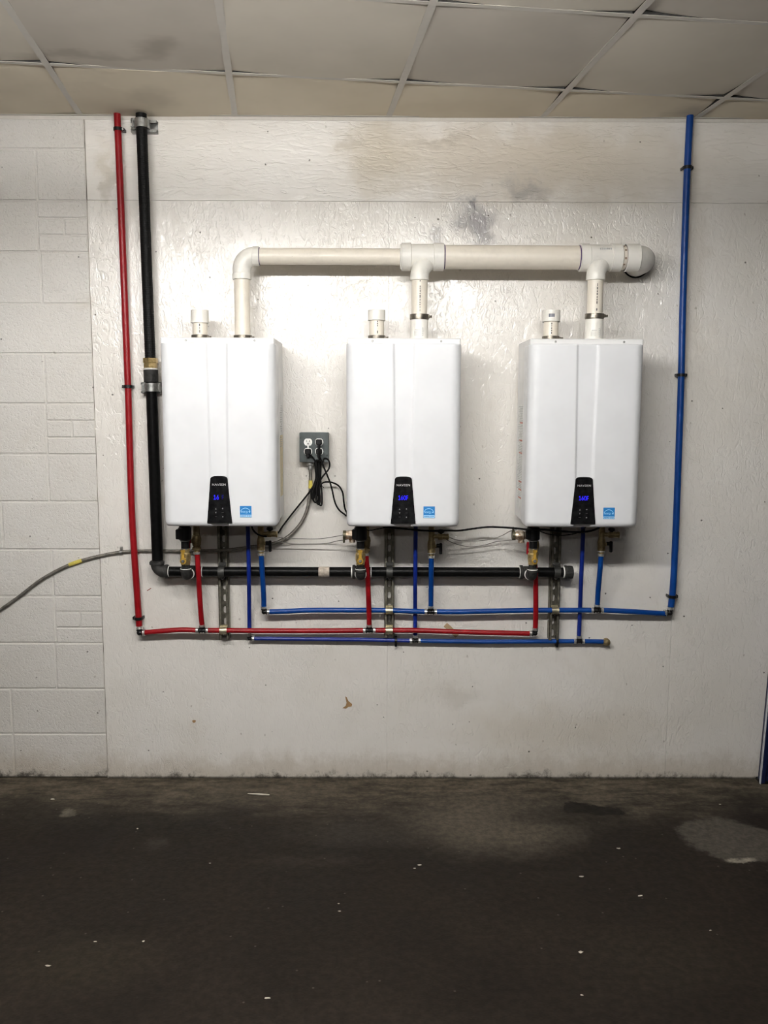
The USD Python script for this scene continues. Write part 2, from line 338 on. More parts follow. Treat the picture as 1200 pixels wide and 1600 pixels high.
def wallpoly(poly, x, d, z, t):
    """A flat outline (x, z) extruded t metres out of the plane that stands d in front of the wall."""
    m = trimesh.creation.extrude_polygon(poly, t, engine='earcut'); v = np.array(m.vertices)
    return trimesh.Trimesh(np.stack([v[:, 0] + x, -v[:, 2] - d, v[:, 1] + z], 1), m.faces, process=False)
def text(s, h, x, d, z, depth=.0006, width=None, bold=False, align='c'):
    m = meshkit.text_mesh(s, h, depth, bold); v = np.array(m.vertices)
    w = v[:, 0].max() - v[:, 0].min(); v[:, 0] -= v[:, 0].min()
    if width: v[:, 0] *= width / w; w = width
    if align == 'c': v[:, 0] -= w / 2
    return trimesh.Trimesh(np.stack([v[:, 0] + x, -v[:, 2] - d, v[:, 1] + z], 1), m.faces, process=False)
def rrect(w, h, r): return sbox(-w / 2 + r, -h / 2 + r, w / 2 - r, h / 2 - r).buffer(r, quad_segs=6)

# ---------------------------------------------------------------- the room
H = 2.7638
XL, XR, YF = -3.3, 4.3, -8.6
EDGE = -1.1842                                   # where the block wall meets the boards
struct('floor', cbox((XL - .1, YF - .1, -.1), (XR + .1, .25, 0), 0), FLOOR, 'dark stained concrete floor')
struct('wall_left', cbox((XL - .1, YF, 0), (XL, .2, H + .5), 0), PLAIN, 'pale painted side wall on the left')
struct('wall_right', cbox((XR, YF, 0), (XR + .1, .2, H + .5), 0), PLAIN, 'pale painted side wall on the right')
struct('wall_front', cbox((XL - .1, YF - .1, 0), (XR + .1, YF, H + .5), 0), PLAIN, 'pale painted wall behind the viewer')

wall = thing('wall_back', 'white painted wall, concrete block at the left and flat boards behind the heaters', 'wall', (0, 0, 0), kind='structure')
part(wall, 'backing', cbox((XL, .0062, 0), (XR, .2, H + .5), 0), BLOCK, smooth=False)
BOARD = .004                                       # the boards' face stands 4 mm behind y=0 for blocks
# boards: 4 x 8 feet upright, a strip of boards above
edges = [EDGE + .0015] + [EDGE + 1.2192 * k for k in (1, 2, 3, 4)] + [XR]
for a, b in zip(edges, edges[1:]):
    part(wall, 'wall_board', cbox((a + .0003, 0, 0), (b - .0003, .013, 2.4385), .0006), WALL, smooth=False)
ue = [EDGE + .0015, EDGE + 2.44, XR]
for a, b in zip(ue, ue[1:]):
    part(wall, 'wall_board', cbox((a + .0006, .0012, 2.440), (b - .0006, .013, H + .02), .0012), WALL, smooth=False)
part(wall, 'joint_gap', cbox((EDGE - .0010, .0016, 0), (EDGE + .0010, .012, H + .02), 0), mat('dusty_joint', (.34, .31, .265), .8, vary=.5, scale=12), smooth=False)
# blocks
course_px = [183, 232.6, 313.6, 393.6, 474.6, 552.6, 631, 710, 784, 859, 932, 1005, 1076.6, 1147, 1217]
kinds = ['full', 'half', 'brick', 'half', 'full', 'half', 'brick3', 'half', 'full', 'half', 'brick', 'half', 'full', 'full']
def block_piece(x0, x1, z0, z1, gap=.0035, name='concrete_block'):
    d = .0003 + rng.random() * .002
    lo, hi = V(x0 + gap, .002 - d + .001, z0 + gap), V(x1 - (.0012 if x1 == EDGE else gap), .016, z1 - gap)
    part(wall, name, cbox(lo, hi, .0028), BLOCK, smooth=False)
for i, k in enumerate(kinds):
    z1, z0 = (P(60, y, 0)[2] for y in (course_px[i], course_px[i + 1]))
    z0 = max(z0, .0); z1 = H + .02 if i == 0 else z1
    x = EDGE
    if k == 'full': cuts = [EDGE, EDGE - .406]
    else: cuts = [EDGE, EDGE - .2025 - rng.normal() * .003]
    while cuts[-1] > XL + .5: cuts.append(cuts[-1] - .4064)
    cuts.append(XL)
    for j, (b, a) in enumerate(zip(cuts, cuts[1:])):
        if j == 0 and k.startswith('brick'):
            n3 = np.linspace(z0, z1, 4)
            for q in range(3):
                if q == 1:
                    mid = (a + b) / 2 + .005
                    block_piece(a, mid, n3[q], n3[q + 1], .0028, 'brick'); block_piece(mid, b, n3[q], n3[q + 1], .0028, 'brick')
                else: block_piece(a, b, n3[q], n3[q + 1], .0028, 'brick')
        else: block_piece(a, b, z0, z1)

# ceiling: a two-foot grid that runs askew to the wall
TH, GX, GY, S = -.1188, -1.1334, -.5174, .6096
GU, GV = V(math.cos(TH), -math.sin(TH)), V(-math.sin(TH), -math.cos(TH))
def gp(i, j): return V(GX, GY) + i * S * GU + j * S * GV
ceil = thing('ceiling', 'stained white suspended ceiling of two-foot tiles in a metal grid', 'ceiling', (0, 0, 0), kind='structure')
room2 = sbox(XL, YF, XR, -.001)
def tile_mesh(i, j, sag, lift):
    n = 9; us = np.linspace(.010 / S, 1 - .010 / S, n)
    top = []; 
    A, B = np.meshgrid(us, us, indexing='ij')
    xy = V(GX, GY) + ((i + A) * S)[..., None] * GU + ((j + B) * S)[..., None] * GV
    c = np.abs(np.stack([2 * A - 1, 2 * B - 1])).clip(0, 1)
    edge = (1 - c[0] ** 2) * .55 + (1 - c[1] ** 2) * .55
    z = H + .003 + lift * (c[0] * c[1]) ** 2.2 - sag * np.minimum(edge, 1.0)
    return xy, z
far = []
for i in range(-6, 11):
    for j in range(-3, 16):
        cell = Polygon([gp(i, j), gp(i + 1, j), gp(i + 1, j + 1), gp(i, j + 1)]).intersection(room2)
        if cell.is_empty or cell.area < .002: continue
        seen = j <= 1 and -2 <= i <= 5
        if not seen:
            m = trimesh.creation.extrude_polygon(cell.buffer(-.004), .012, engine='earcut'); m.apply_translation((0, 0, H + .003)); far.append(m); continue
        sag, lift = .0025 + rng.random() * .004, .006 + rng.random() * .010
        xy, z = tile_mesh(i, j, sag, lift); n = len(z)
        v = np.concatenate([xy, z[..., None]], -1).reshape(-1, 3)
        a, b = np.meshgrid(np.arange(n - 1), np.arange(n - 1), indexing='ij'); q = np.stack([a * n + b, (a + 1) * n + b, (a + 1) * n + b + 1, a * n + b + 1], -1).reshape(-1, 4)
        f = np.vstack([q[:, [0, 1, 2]], q[:, [0, 2, 3]]])
        nv = len(v); vv = np.vstack([v, v + V(0, 0, .014)]); rim = list(range(n)) + [k * n + n - 1 for k in range(1, n)] + [(n - 1) * n + k for k in range(n - 2, -1, -1)] + [k * n for k in range(n - 2, 0, -1)]
        side = []
        for s0, s1 in zip(rim, rim[1:] + rim[:1]): side += [[s0, s1, s1 + nv], [s0, s1 + nv, s0 + nv]]
        m = trimesh.Trimesh(vv, np.vstack([f, f[:, ::-1] + nv, side]), process=False); trimesh.repair.fix_normals(m)
        if cell.area < S * S * .97:
            m = trimesh.intersections.slice_mesh_plane(m, (0, -1, 0), (0, -.004, 0), cap=False)
        part(ceil, 'ceiling_tile', m, TILES[1 + (i + j) % 2] if j >= 0 else TILES[0], smooth=40)
part(ceil, 'far_tiles', J(far), TILES[1], smooth=False, kind='stuff')
def tee_bar(a, b, w=.024):
    a, b = V(*a, H), V(*b, H); u = (b - a) / np.linalg.norm(b - a); n = V(-u[1], u[0], 0)
    def slab(hw, z0, z1): return trimesh.convex.convex_hull(np.array([p + s * hw * n + V(0, 0, z) for p in (a, b) for s in (-1, 1) for z in (z0, z1)]))
    return slab(w / 2, 0, .0012), slab(.004, .0012, .03)
from shapely.geometry import LineString
far_bars = []
for i in range(-6, 12):
    l = LineString([gp(i, -4), gp(i, 16)]).intersection(room2)
    if l.is_empty: continue
    m = tee_bar(*l.coords)
    if -1 <= i <= 5: part(part(ceil, 'grid_runner', m[0], GRID, smooth=False), 'web', m[1], WEB, smooth=False, label='unpainted steel web')
    else: far_bars += m
for i in range(-6, 11):
    for j in range(-3, 16):
        a, b = gp(i, j), gp(i + 1, j); d = (b - a) / S
        l = LineString([a + d * .012, b - d * .012]).intersection(room2)
        if l.is_empty or l.length < .05: continue
        m = tee_bar(*l.coords, .021); [q.apply_translation((0, 0, .0005)) for q in m]
        if j <= 1 and -2 <= i <= 5: part(part(ceil, 'cross_tee', m[0], GRID, smooth=False), 'web', m[1], WEB, smooth=False, label='unpainted steel web')
        else: far_bars += m
part(ceil, 'far_grid', J(far_bars), GRID, smooth=False, kind='stuff')
part(ceil, 'roof_deck', cbox((XL - .1, YF - .1, H + .4), (XR + .1, .25, H + .5), 0), DARK, smooth=False)
# wall angle
tr = J(cbox((XL, -.018, H - .0008), (XR, -.0005, H + .0006), 0), cbox((XL, -.0018, H - .014), (XR, -.0005, H), 0))
struct('trim_1', tr, GRID, 'pale metal wall angle that carries the ceiling edge')

# fluorescent strip lights on rods, out of the frame: long and parallel to the wall, as the crisp shadows of the level pipes show
for n, (lx, ld, lz, lh, k) in enumerate(((-.45, 2.30, 2.45, 1.2, LAMP_NEAR), (-.45, 5.2, 2.45, 1.2, LAMP_FAR))):
    lamp = thing('strip_light', ['hanging fluorescent strip light nearest the heater wall', 'hanging fluorescent strip light behind the viewer'][n], 'ceiling light', (lx, -ld, lz), 'strip lights above the frame')
    part(lamp, 'housing', J(cbox((lx - lh - .03, -ld - .035, lz + .03), (lx + lh + .03, -ld + .035, lz + .085), .004), cbox((lx - lh - .03, -ld - .12, lz + .026), (lx + lh + .03, -ld + .12, lz + .031), .001)), GRID, smooth=False)
    for s in (-1, 1):
        part(lamp, 'tube', cyl(V(lx - lh, -ld + s * .055, lz), V(lx + lh, -ld + s * .055, lz), .013, 10), lamp_material(f'lamp_glow_{n}', k) if s < 0 else UsdShade.Material.Get(stage, f'/World/Looks/lamp_glow_{n}'), smooth=True)
        part(lamp, 'end_holder', cbox((lx + s * lh, -ld - .075, lz - .02), (lx + s * (lh + .02), -ld + .075, lz + .045), .003), GRID, smooth=False)
        part(lamp, 'rod', cyl(V(lx + s * .8, -ld, lz + .07), V(lx + s * .8, -ld, H), .005, 10), STEEL)

# ---------------------------------------------------------------- water heaters
HW, HD0, HD1 = .2175, .043, .335                 # half width, back and front distance from the wall
HZ0, HZ1 = P(631, 824, .33)[2], P(631, 528.5, .31)[2]
HH = HZ1 - HZ0
COVER_TOP = HH - .020
def channel(x, z):
    w = .031 + .008 * (z / HH) ** 1.5; s = (abs(x) - w) / .009
    return -.0065 * (1 - 1 / (1 + math.exp(-5 * s)))
def front_d(x): return HD1 - .007 * (x / HW) ** 2
def cover_mesh():
    R, BACK = .040, .215
    xs = np.concatenate([np.linspace(-HW + R, -.062, 9), np.linspace(-.058, -.016, 22), np.linspace(-.010, .010, 3), np.linspace(.016, .058, 22), np.linspace(.062, HW - R, 9)])
    arc = np.linspace(0, np.pi / 2, 10)
    rows = []
    zs = [0] + [.022 * (1 - math.cos(a)) for a in np.linspace(.25, np.pi / 2, 8)] + list(np.linspace(.05, COVER_TOP - .02, 30)) + [COVER_TOP - .006 * (1 - math.sin(a)) for a in np.linspace(0, np.pi / 2, 6)]
    for z in zs:
        ins = .022 - math.sqrt(max(0, .022 ** 2 - (.022 - min(z, .022)) ** 2))
        tz = max(0, z - (COVER_TOP - .006)); ins += .006 - math.sqrt(max(0, .006 ** 2 - tz ** 2))
        pts = [(-HW + ins * .5, BACK, z)]
        fl = front_d(HW - R)
        # left side, arc, front, arc, right side
        pts += [(-HW + ins * .5 + R * (1 - math.cos(a)), fl - R + (R) * math.sin(a) - ins * math.sin(a), z) for a in arc]
        pts += [(x, front_d(x) - ins + channel(x, z), z) for x in xs[1:-1]]
        pts += [(HW - ins * .5 - R * (1 - math.cos(a)), fl - R + R * math.sin(a) - ins * math.sin(a), z) for a in arc[::-1]]
        pts += [(HW - ins * .5, BACK, z)]
        rows.append(pts)
    v = np.array(rows); n, k, _ = v.shape; flat = v.reshape(-1, 3)
    i, j = np.meshgrid(np.arange(n - 1), np.arange(k - 1), indexing='ij'); q = np.stack([i * k + j, i * k + j + 1, (i + 1) * k + j + 1, (i + 1) * k + j], -1).reshape(-1, 4)
    f = [list(a) for a in np.vstack([q[:, [0, 1, 2]], q[:, [0, 2, 3]]])]
    vv = list(flat); 
    for row, flip in ((0, 1), (n - 1, 0)):
        c = len(vv); vv.append((0, BACK, zs[row]))
        for j in range(k - 1): f.append([c, row * k + j + 1, row * k + j] if flip else [c, row * k + j, row * k + j + 1])
    vv = np.array(vv); vv[:, 1] *= -1
    return trimesh.Trimesh(vv, np.array(f), process=False)
COVER = cover_mesh()
def case_mesh():
    m = cbox((-HW + .003, -.300, .012), (HW - .003, -HD0, HH), .004)
    lip = cbox((-HW + .004, -HD1 + .022, HH - .024), (HW - .004, -.29, HH), .003)
    foot = cbox((-HW + .012, -.315, .004), (HW - .012, -.06, .02), .003)
    return J(m, lip, foot)
CASE_M = case_mesh()
def pxh(dx, dy): return dx / 411.0, (824 - dy) / 414.0       # panel offsets measured on the middle heater
def panel_poly():
    wt, wb, h = .0325, .0475, .180
    top = [(wt * math.cos(a), h - .010 + .010 * math.sin(a) ** .7 if math.sin(a) > 0 else h - .010) for a in np.linspace(0.0, np.pi, 24)]
    return Polygon([(wb, 0)] + [(wt * (abs(math.cos(a)) ** .55) * (1 if math.cos(a) >= 0 else -1), h - .012 + .012 * math.sin(a)) for a in np.linspace(0, np.pi, 25)] + [(-wb, 0)])
heater_x = [P(339.8, 531, .31)[0], P(631.2, 531, .31)[0], P(917, 531, .31)[0]]
digits = [('16', 'F'), ('160F', ''), ('160F', '')]
hl = ['white wall-hung water heater at the left, beside the black gas pipe', 'white wall-hung water heater in the middle, right of the outlet box', 'white wall-hung water heater at the right, beside the blue riser pipe']
for n, X in enumerate(heater_x):
    O = V(X, 0, HZ0); t = thing('water_heater', hl[n], 'water heater', O, 'three white water heaters in a row')
    T = lambda m: m.copy().apply_translation(O) if False else trimesh.Trimesh(np.array(m.vertices) + O, m.faces, process=False)
    part(t, 'front_cover', T(COVER), WHITE, smooth=40); case = part(t, 'case', T(CASE_M), CASE, smooth=30)
    for sx in (-.118, .140):
        part(t, 'screw', T(J(lathe((sx, -HD1 + .0225, HH - .011), (0, -1, 0), [(0, .0042), (.0018, .0042), (.0028, .003)], 12))), STEEL, smooth=40)
    pd = HD1 - .0085
    pan = part(t, 'control_panel', T(wallpoly(panel_poly(), 0, pd, .016, .0125)), GLOSSBLACK, smooth=30, label='black trapezoid control panel')
    fd = pd + .0125
    part(pan, 'brand_lettering', T(text('NAVIEN', .0072, 0, fd, .160, .0004, .051, True)), SILVERINK, smooth=False)
    a, b = digits[n]
    if b:
        part(pan, 'display', T(text(a, .0165, -.011, fd, .107, .0004, .020, True)), DIGITS, smooth=False, label='lit blue digits')
        part(pan, 'display', T(text(b, .0165, .014, fd, .107, .0004, .007)), DIMDIGITS, smooth=False, label='dim blue letter')
    else: part(pan, 'display', T(text(a, .0165, 0, fd, .107, .0004, .037, True)), DIGITS, smooth=False, label='lit blue digits')
    for bxp, bz, kind in ((-.0135, .071, 'u'), (-.0135, .056, 'd'), (.0125, .072, 'o'), (.0125, .057, '-'), (-.0135, .041, '-'), (.0125, .0405, 'o')):
        poly = {'u': Polygon([(-.0026, -.003), (.0026, -.003), (0, .004)]), 'd': Polygon([(-.0026, .003), (.0026, .003), (0, -.004)]), 'o': Point(0, 0).buffer(.0026, quad_segs=4), '-': sbox(-.004, -.0006, .004, .0006)}[kind]
        part(pan, 'button', T(wallpoly(poly, bxp, fd, bz, .0004)), mat('button_print', (.20, .20, .20), .5) if kind != '-' else INK, smooth=False)
    # efficiency label: blue square, pale arc, script and star, with a name strip below
    ex, ez, es = .0995, .0595, .044
    if n == 2: ez -= .003
    ed = front_d(ex - es / 2) + .0002; 
    lab = part(t, 'efficiency_label', T(wallpoly(sbox(-es / 2, -es / 2, es / 2, es / 2), ex, ed - .0006, ez, .0012)), EBLUE, smooth=False, label='small blue square energy label')
    ed += .0006
    arc = Point(-.001, -.004).buffer(.0175, quad_segs=16).difference(Point(-.001, -.0048).buffer(.0162, quad_segs=16)); arc = affinity.scale(arc, 1.08, .95, origin=(0, 0)).intersection(sbox(-.03, -.0015, .03, .03))
    star = Polygon([(.0045 * (1 if k % 2 == 0 else .42) * math.sin(k * math.pi / 5), .0045 * (1 if k % 2 == 0 else .42) * math.cos(k * math.pi / 5)) for k in range(10)])
    part(lab, 'arc', T(wallpoly(arc, ex, ed, ez + .002, .0003)), EWHITE, smooth=False)
    part(lab, 'star', T(wallpoly(star, ex + .0145, ed, ez - .0005, .0004)), EWHITE, smooth=False)
    part(lab, 'script', T(text('energy', .0088, ex - .0045, ed, ez - .0042, .0003, .026)), EWHITE, smooth=False)
    strip = part(lab, 'name_strip', T(wallpoly(sbox(-es / 2 + .001, 0, es / 2 - .001, .0095), ex, ed, ez - es / 2 + .001, .0003)), EWHITE, smooth=False)
    part(lab, 'lettering', T(text('ENERGY STAR', .0046, ex, ed + .0003, ez - es / 2 + .0034, .0003, .037, True)), EBLUE, smooth=False)
    if n == 0:      # rating label on the right side
        sx = HW - .003
        part(case, 'rating_label', T(cbox((sx - .0005, -.17, .10), (sx + .0006, -.08, .345), .0002)), LABELY, smooth=False, label='yellowed rating label')
        part(case, 'label_text', T(J(*[cbox((sx, -.10 - .04 * rng.random() - .02, z), (sx + .0009, -.10, z + .004), .0001) for z in np.linspace(.36, .46, 12)], *[cbox((sx, -.165, z), (sx + .0009, -.165 + .05 + .03 * rng.random(), z + .003), .0001) for z in np.linspace(.30, .335, 5)])), GREYINK, smooth=False, label='grey print', kind='stuff')
    if n == 2:      # warning label on the left side
        sx = -HW + .003
        part(case, 'warning_label', T(cbox((sx - .0006, -.20, .05), (sx + .0005, -.07, .47), .0002)), LABELW, smooth=False, label='white warning label with red headings')
        zz = np.linspace(.10, .46, 56)
        part(case, 'label_text', T(J(*[cbox((sx - .0009, -.19, z), (sx, -.19 + .06 + .05 * rng.random(), z + .0022), .0001) for z in zz])), GREYINK, smooth=False, label='fine grey print', kind='stuff')
        part(case, 'label_heading', T(J(*[cbox((sx - .0011, -.19, z), (sx, -.12, z + .006), .0001) for z in (.095, .128, .160, .275, .325, .395)])), REDINK, smooth=False, label='red headings', kind='stuff')

# ---------------------------------------------------------------- intake stubs on the heaters
def hose_clamp(ctr, r, side=1, parent=None, back=False):
    c = np.asarray(ctr, float)
    part(parent, 'hose_clamp', J(ringm(c - V(0, 0, .009), c + V(0, 0, .009), r + .0035, .005), ringm(c - V(0, 0, .012), c - V(0, 0, .009), r + .0022, .005), bx(c + V(side * (r + .002), -.008, 0), (.012, .014, .012), .002),
         cyl(c + V(side * (r + .004) - .014 * side, -.012, 0), c + V(side * (r + .004) + .008 * side, -.012, 0), .004, 10), hexnut(c + V(side * (r + .004) + .006 * side, -.012, 0), c + V(side * (r + .004) + .011 * side, -.012, 0), .0055)), mat('clamp_steel', (.20, .18, .15), .35, metal=.8), smooth=35, label='metal band hose clamp')
def print_marks(parent, ctr, r, z0, z1, dx=.1, n=14, name='print_marking'):
    """The faint vertical line of print on a pipe: small dark dashes on its front."""
    out = []; z = z0
    while z < z1:
        h = .003 + rng.random() * .009
        ph = dx
        q = V(ctr[0] + r * math.sin(ph), ctr[1] - r * math.cos(ph), 0)
        if rng.random() < .82: out.append(bx((q[0], q[1], z + h / 2), (.0032 * (.6 + .8 * rng.random()), .0012, h), .0001))
        z += h + .003
    part(parent, name, J(*out), INK, smooth=False, kind='stuff')
VD = .15
il = ['short white intake pipe on the left heater, open coupling on top', 'short white intake pipe on the middle heater, left of its exhaust riser', 'short white intake pipe on the right heater, dark stamp on its coupling']
for n, (xc, ytop, ymid) in enumerate(((312.8, 485, 505), (588.5, 485, 501), (860.5, 485, 503))):
    base = P(xc, 527, VD); base[2] = HZ1 - .001; topz, midz = P(xc, ytop, VD)[2], P(xc, ymid, VD)[2]
    t = thing('intake_pipe', il[n], 'pipe', base, 'short intake pipes on the heaters'); r = .0285
    at = lambda z: V(base[0], base[1], z)
    part(t, 'collar', cyl(at(base[2]), at(base[2] + .016), .031), PVC_FIT, label='white collar'); part(t, 'pipe', cyl(at(base[2]), at(midz + .01), r, 28), PVC_PIPE)
    cp = part(t, 'coupling', J(ringm(at(midz), at(topz), .0345, .006, 32), lathe(at(midz), (0, 0, 1), [(0, .033), (.002, .0345), (.004, .034)], 32)), PVC_FIT)
    hose_clamp(at(base[2] + .014), .0305, 1, t)
    print_marks(t, base, r, base[2] + .03, midz - .004, (.15, .1, -.1)[n])
    if n == 2: part(cp, 'stamp', J(*[bx((base[0] - .014 + k * .0045, base[1] - .0345 * math.cos((-.014 + k * .0045) / .0345), topz - .022), (.0036, .002, .012), .0001) for k in range(5)]), mat('blue_grey_ink', (.12, .13, .18), .6), smooth=False)

# ---------------------------------------------------------------- exhaust vent
vent = thing('exhaust_vent', 'white plastic exhaust pipe joining the three heaters and turning into the wall', 'pipe', V(P(600, 402, VD)[0], -VD, P(600, 402, VD)[2]))
R2, R3 = .0305, .0455
axz = P(760, 402, VD)[2]
def ax(px, py=402, d=VD): q = P(px, py, d); q[2] = axz; return q
r1 = P(378.5, 470, VD); r1b = V(r1[0], -VD, HZ1)
c1 = V(r1[0], -VD, axz)
A = lambda x: V(x, -VD, axz)
x = lambda px: P(px, 402, VD)[0]
eb0 = P(378.5, 437, VD)[2]
part(vent, 'riser_pipe', cyl(r1b, V(r1[0], -VD, eb0 + .02), R2, 28), PVC_PIPE)
el = part(vent, 'elbow', tube(fillet([V(r1[0], -VD, eb0 + .012), c1, A(x(398))], .052, 16), R2 + .0048, 28), PVC_FIT)
part(el, 'socket', J(lathe(V(r1[0], -VD, eb0), (0, 0, 1), [(0, R2 + .0055), (.003, R2 + .0062), (.020, R2 + .0062), (.024, R2 + .0048)], 28), lathe(A(x(395)), (1, 0, 0), [(0, R2 + .0048), (.003, R2 + .0065), (.020, R2 + .0065), (M(10, VD), R2 + .006)], 28)), PVC_FIT)
hose_clamp(V(r1[0], -VD, HZ1 + .012), R2 + .002, 1, vent)
part(vent, 'collar', cyl(V(r1[0], -VD, HZ1 - .001), V(r1[0], -VD, HZ1 + .014), R2 + .002), PVC_FIT)
part(vent, 'horizontal_pipe', cyl(A(x(400)), A(x(630)), R2 + .001, 32), PVC_PIPE)
part(vent, 'primer_stain', J(cyl(A(x(405)), A(x(406.2)), R2 + .0035), cyl(A(x(625)), A(x(627)), R2 + .0028), cyl(A(x(692)), A(x(695)), R3 + .0012), cyl(A(x(903.5)), A(x(905.5)), R3 + .0012)), PURPLE)
part(vent, 'horizontal_pipe', cyl(A(x(690)), A(x(912)), R3, 36), PVC_PIPE)
def tee(px0, px1, pxm):
    L = x(px1) - x(px0); k = .036
    b = part(vent, 'tee', lathe(A(x(px0)), (1, 0, 0), [(0, R3 + .0045), (.002, R3 + .0075), (k, R3 + .0075), (k + .002, R3 + .0035), (L - k - .006, R3 + .0035), (L - k - .004, R3 + .0075), (L - .002, R3 + .0075), (L, R3 + .0045)], 36), PVC_FIT)
    return b
t1 = tee(627, 693.5, 656); t2 = tee(905, 970, 930)
part(t1, 'bushing', cyl(A(x(626)) - V(.002, 0, 0), A(x(632)), R3 + .002), PVC_FIT)
for tt, pxr, pym, yc, stampx in ((t1, 655.3, 438, 496, 0), (t2, 929.3, 438, 495, 942)):
    b = P(pxr, 480, VD + .035); xr, yr = b[0], b[1]; zt = P(pxr, pym, VD + .035)[2]; zc = P(pxr, yc, VD + .035)[2]
    q = lambda z: V(xr, yr, z)
    part(vent, 'riser_pipe', cyl(q(HZ1), q(zt + .02), R2, 28), PVC_PIPE)
    e = part(tt, 'branch_elbow', tube(fillet([q(zt), q(zt + .034), V(xr + .034, -VD, axz - .010)], .05, 12), R2 + .0055, 28), PVC_FIT)
    part(tt, 'branch_socket', lathe(q(zt - .001), (0, 0, 1), [(0, R2 + .0035), (.002, R2 + .0062), (.018, R2 + .0062), (.022, R2 + .0055)], 28), PVC_FIT)
    co = part(vent, 'flue_collar', lathe(q(HZ1 - .001), (0, 0, 1), [(0, .0365), (.004, .036), (zc - HZ1 - .004, .0345), (zc - HZ1 + .002, .0335)], 32), PVC_FIT, label='white tapered flue collar')
    hose_clamp(q(zc + .002), .0335, 1, vent)
    part(co, 'printed_label', J(bx((xr - .008, yr - .0350, HZ1 + .040), (.020, .002, .0022), .0001), *[bx((xr - .010, yr - .0350, HZ1 + .034 - k * .005), (.022, .0016, .0009), .0001) for k in range(4)], *[bx((xr + .012, yr - .0335, HZ1 + .018 + k * .007), (.004, .0028, .005), .0001) for k in range(5)]), GREYINK, smooth=False, kind='stuff')
    print_marks(vent, (xr, yr), R2, zc + .02, zt - .008, .02)
part(t2, 'stamp', J(*[bx((x(934) + k * .0068, -VD - math.sqrt((R3 + .0035) ** 2 - .026 ** 2) , axz + .026), (.005, .003, .0085), .0002) for k in range(7)]), GREYINK, smooth=False)
part(vent, 'horizontal_pipe', cyl(A(x(966)), A(x(980)), R3, 36), PVC_PIPE)
part(vent, 'print_marking', J(*[bx((x(972) + .004 * math.sin(k), -VD - R3 * math.cos(a), axz + R3 * math.sin(a)), (.006, .002, .008), .0001) for k, a in enumerate((-.7, -.2, .5, 1.0))]), mat('brown_print', (.20, .13, .09), .6), smooth=False, kind='stuff')
we = x(1011)
end = part(vent, 'wall_elbow', tube(fillet([A(x(976)), V(we - .0, -VD, axz), V(we - .0, .02, axz)], .075, 18), R3 + .0045, 36), PVC_FIT)
part(end, 'socket', lathe(A(x(976)), (1, 0, 0), [(0, R3 + .005), (.002, R3 + .0075), (.052, R3 + .0075), (.055, R3 + .005)], 36), PVC_FIT)
single('wall_sleeve', lathe(V(we, .010, axz), (0, -1, 0), [(0, R3 + .010), (.014, R3 + .010), (.014, R3 + .004)], 40), RUBBER, 'black sealing ring round the exhaust pipe where it enters the wall', 'seal')

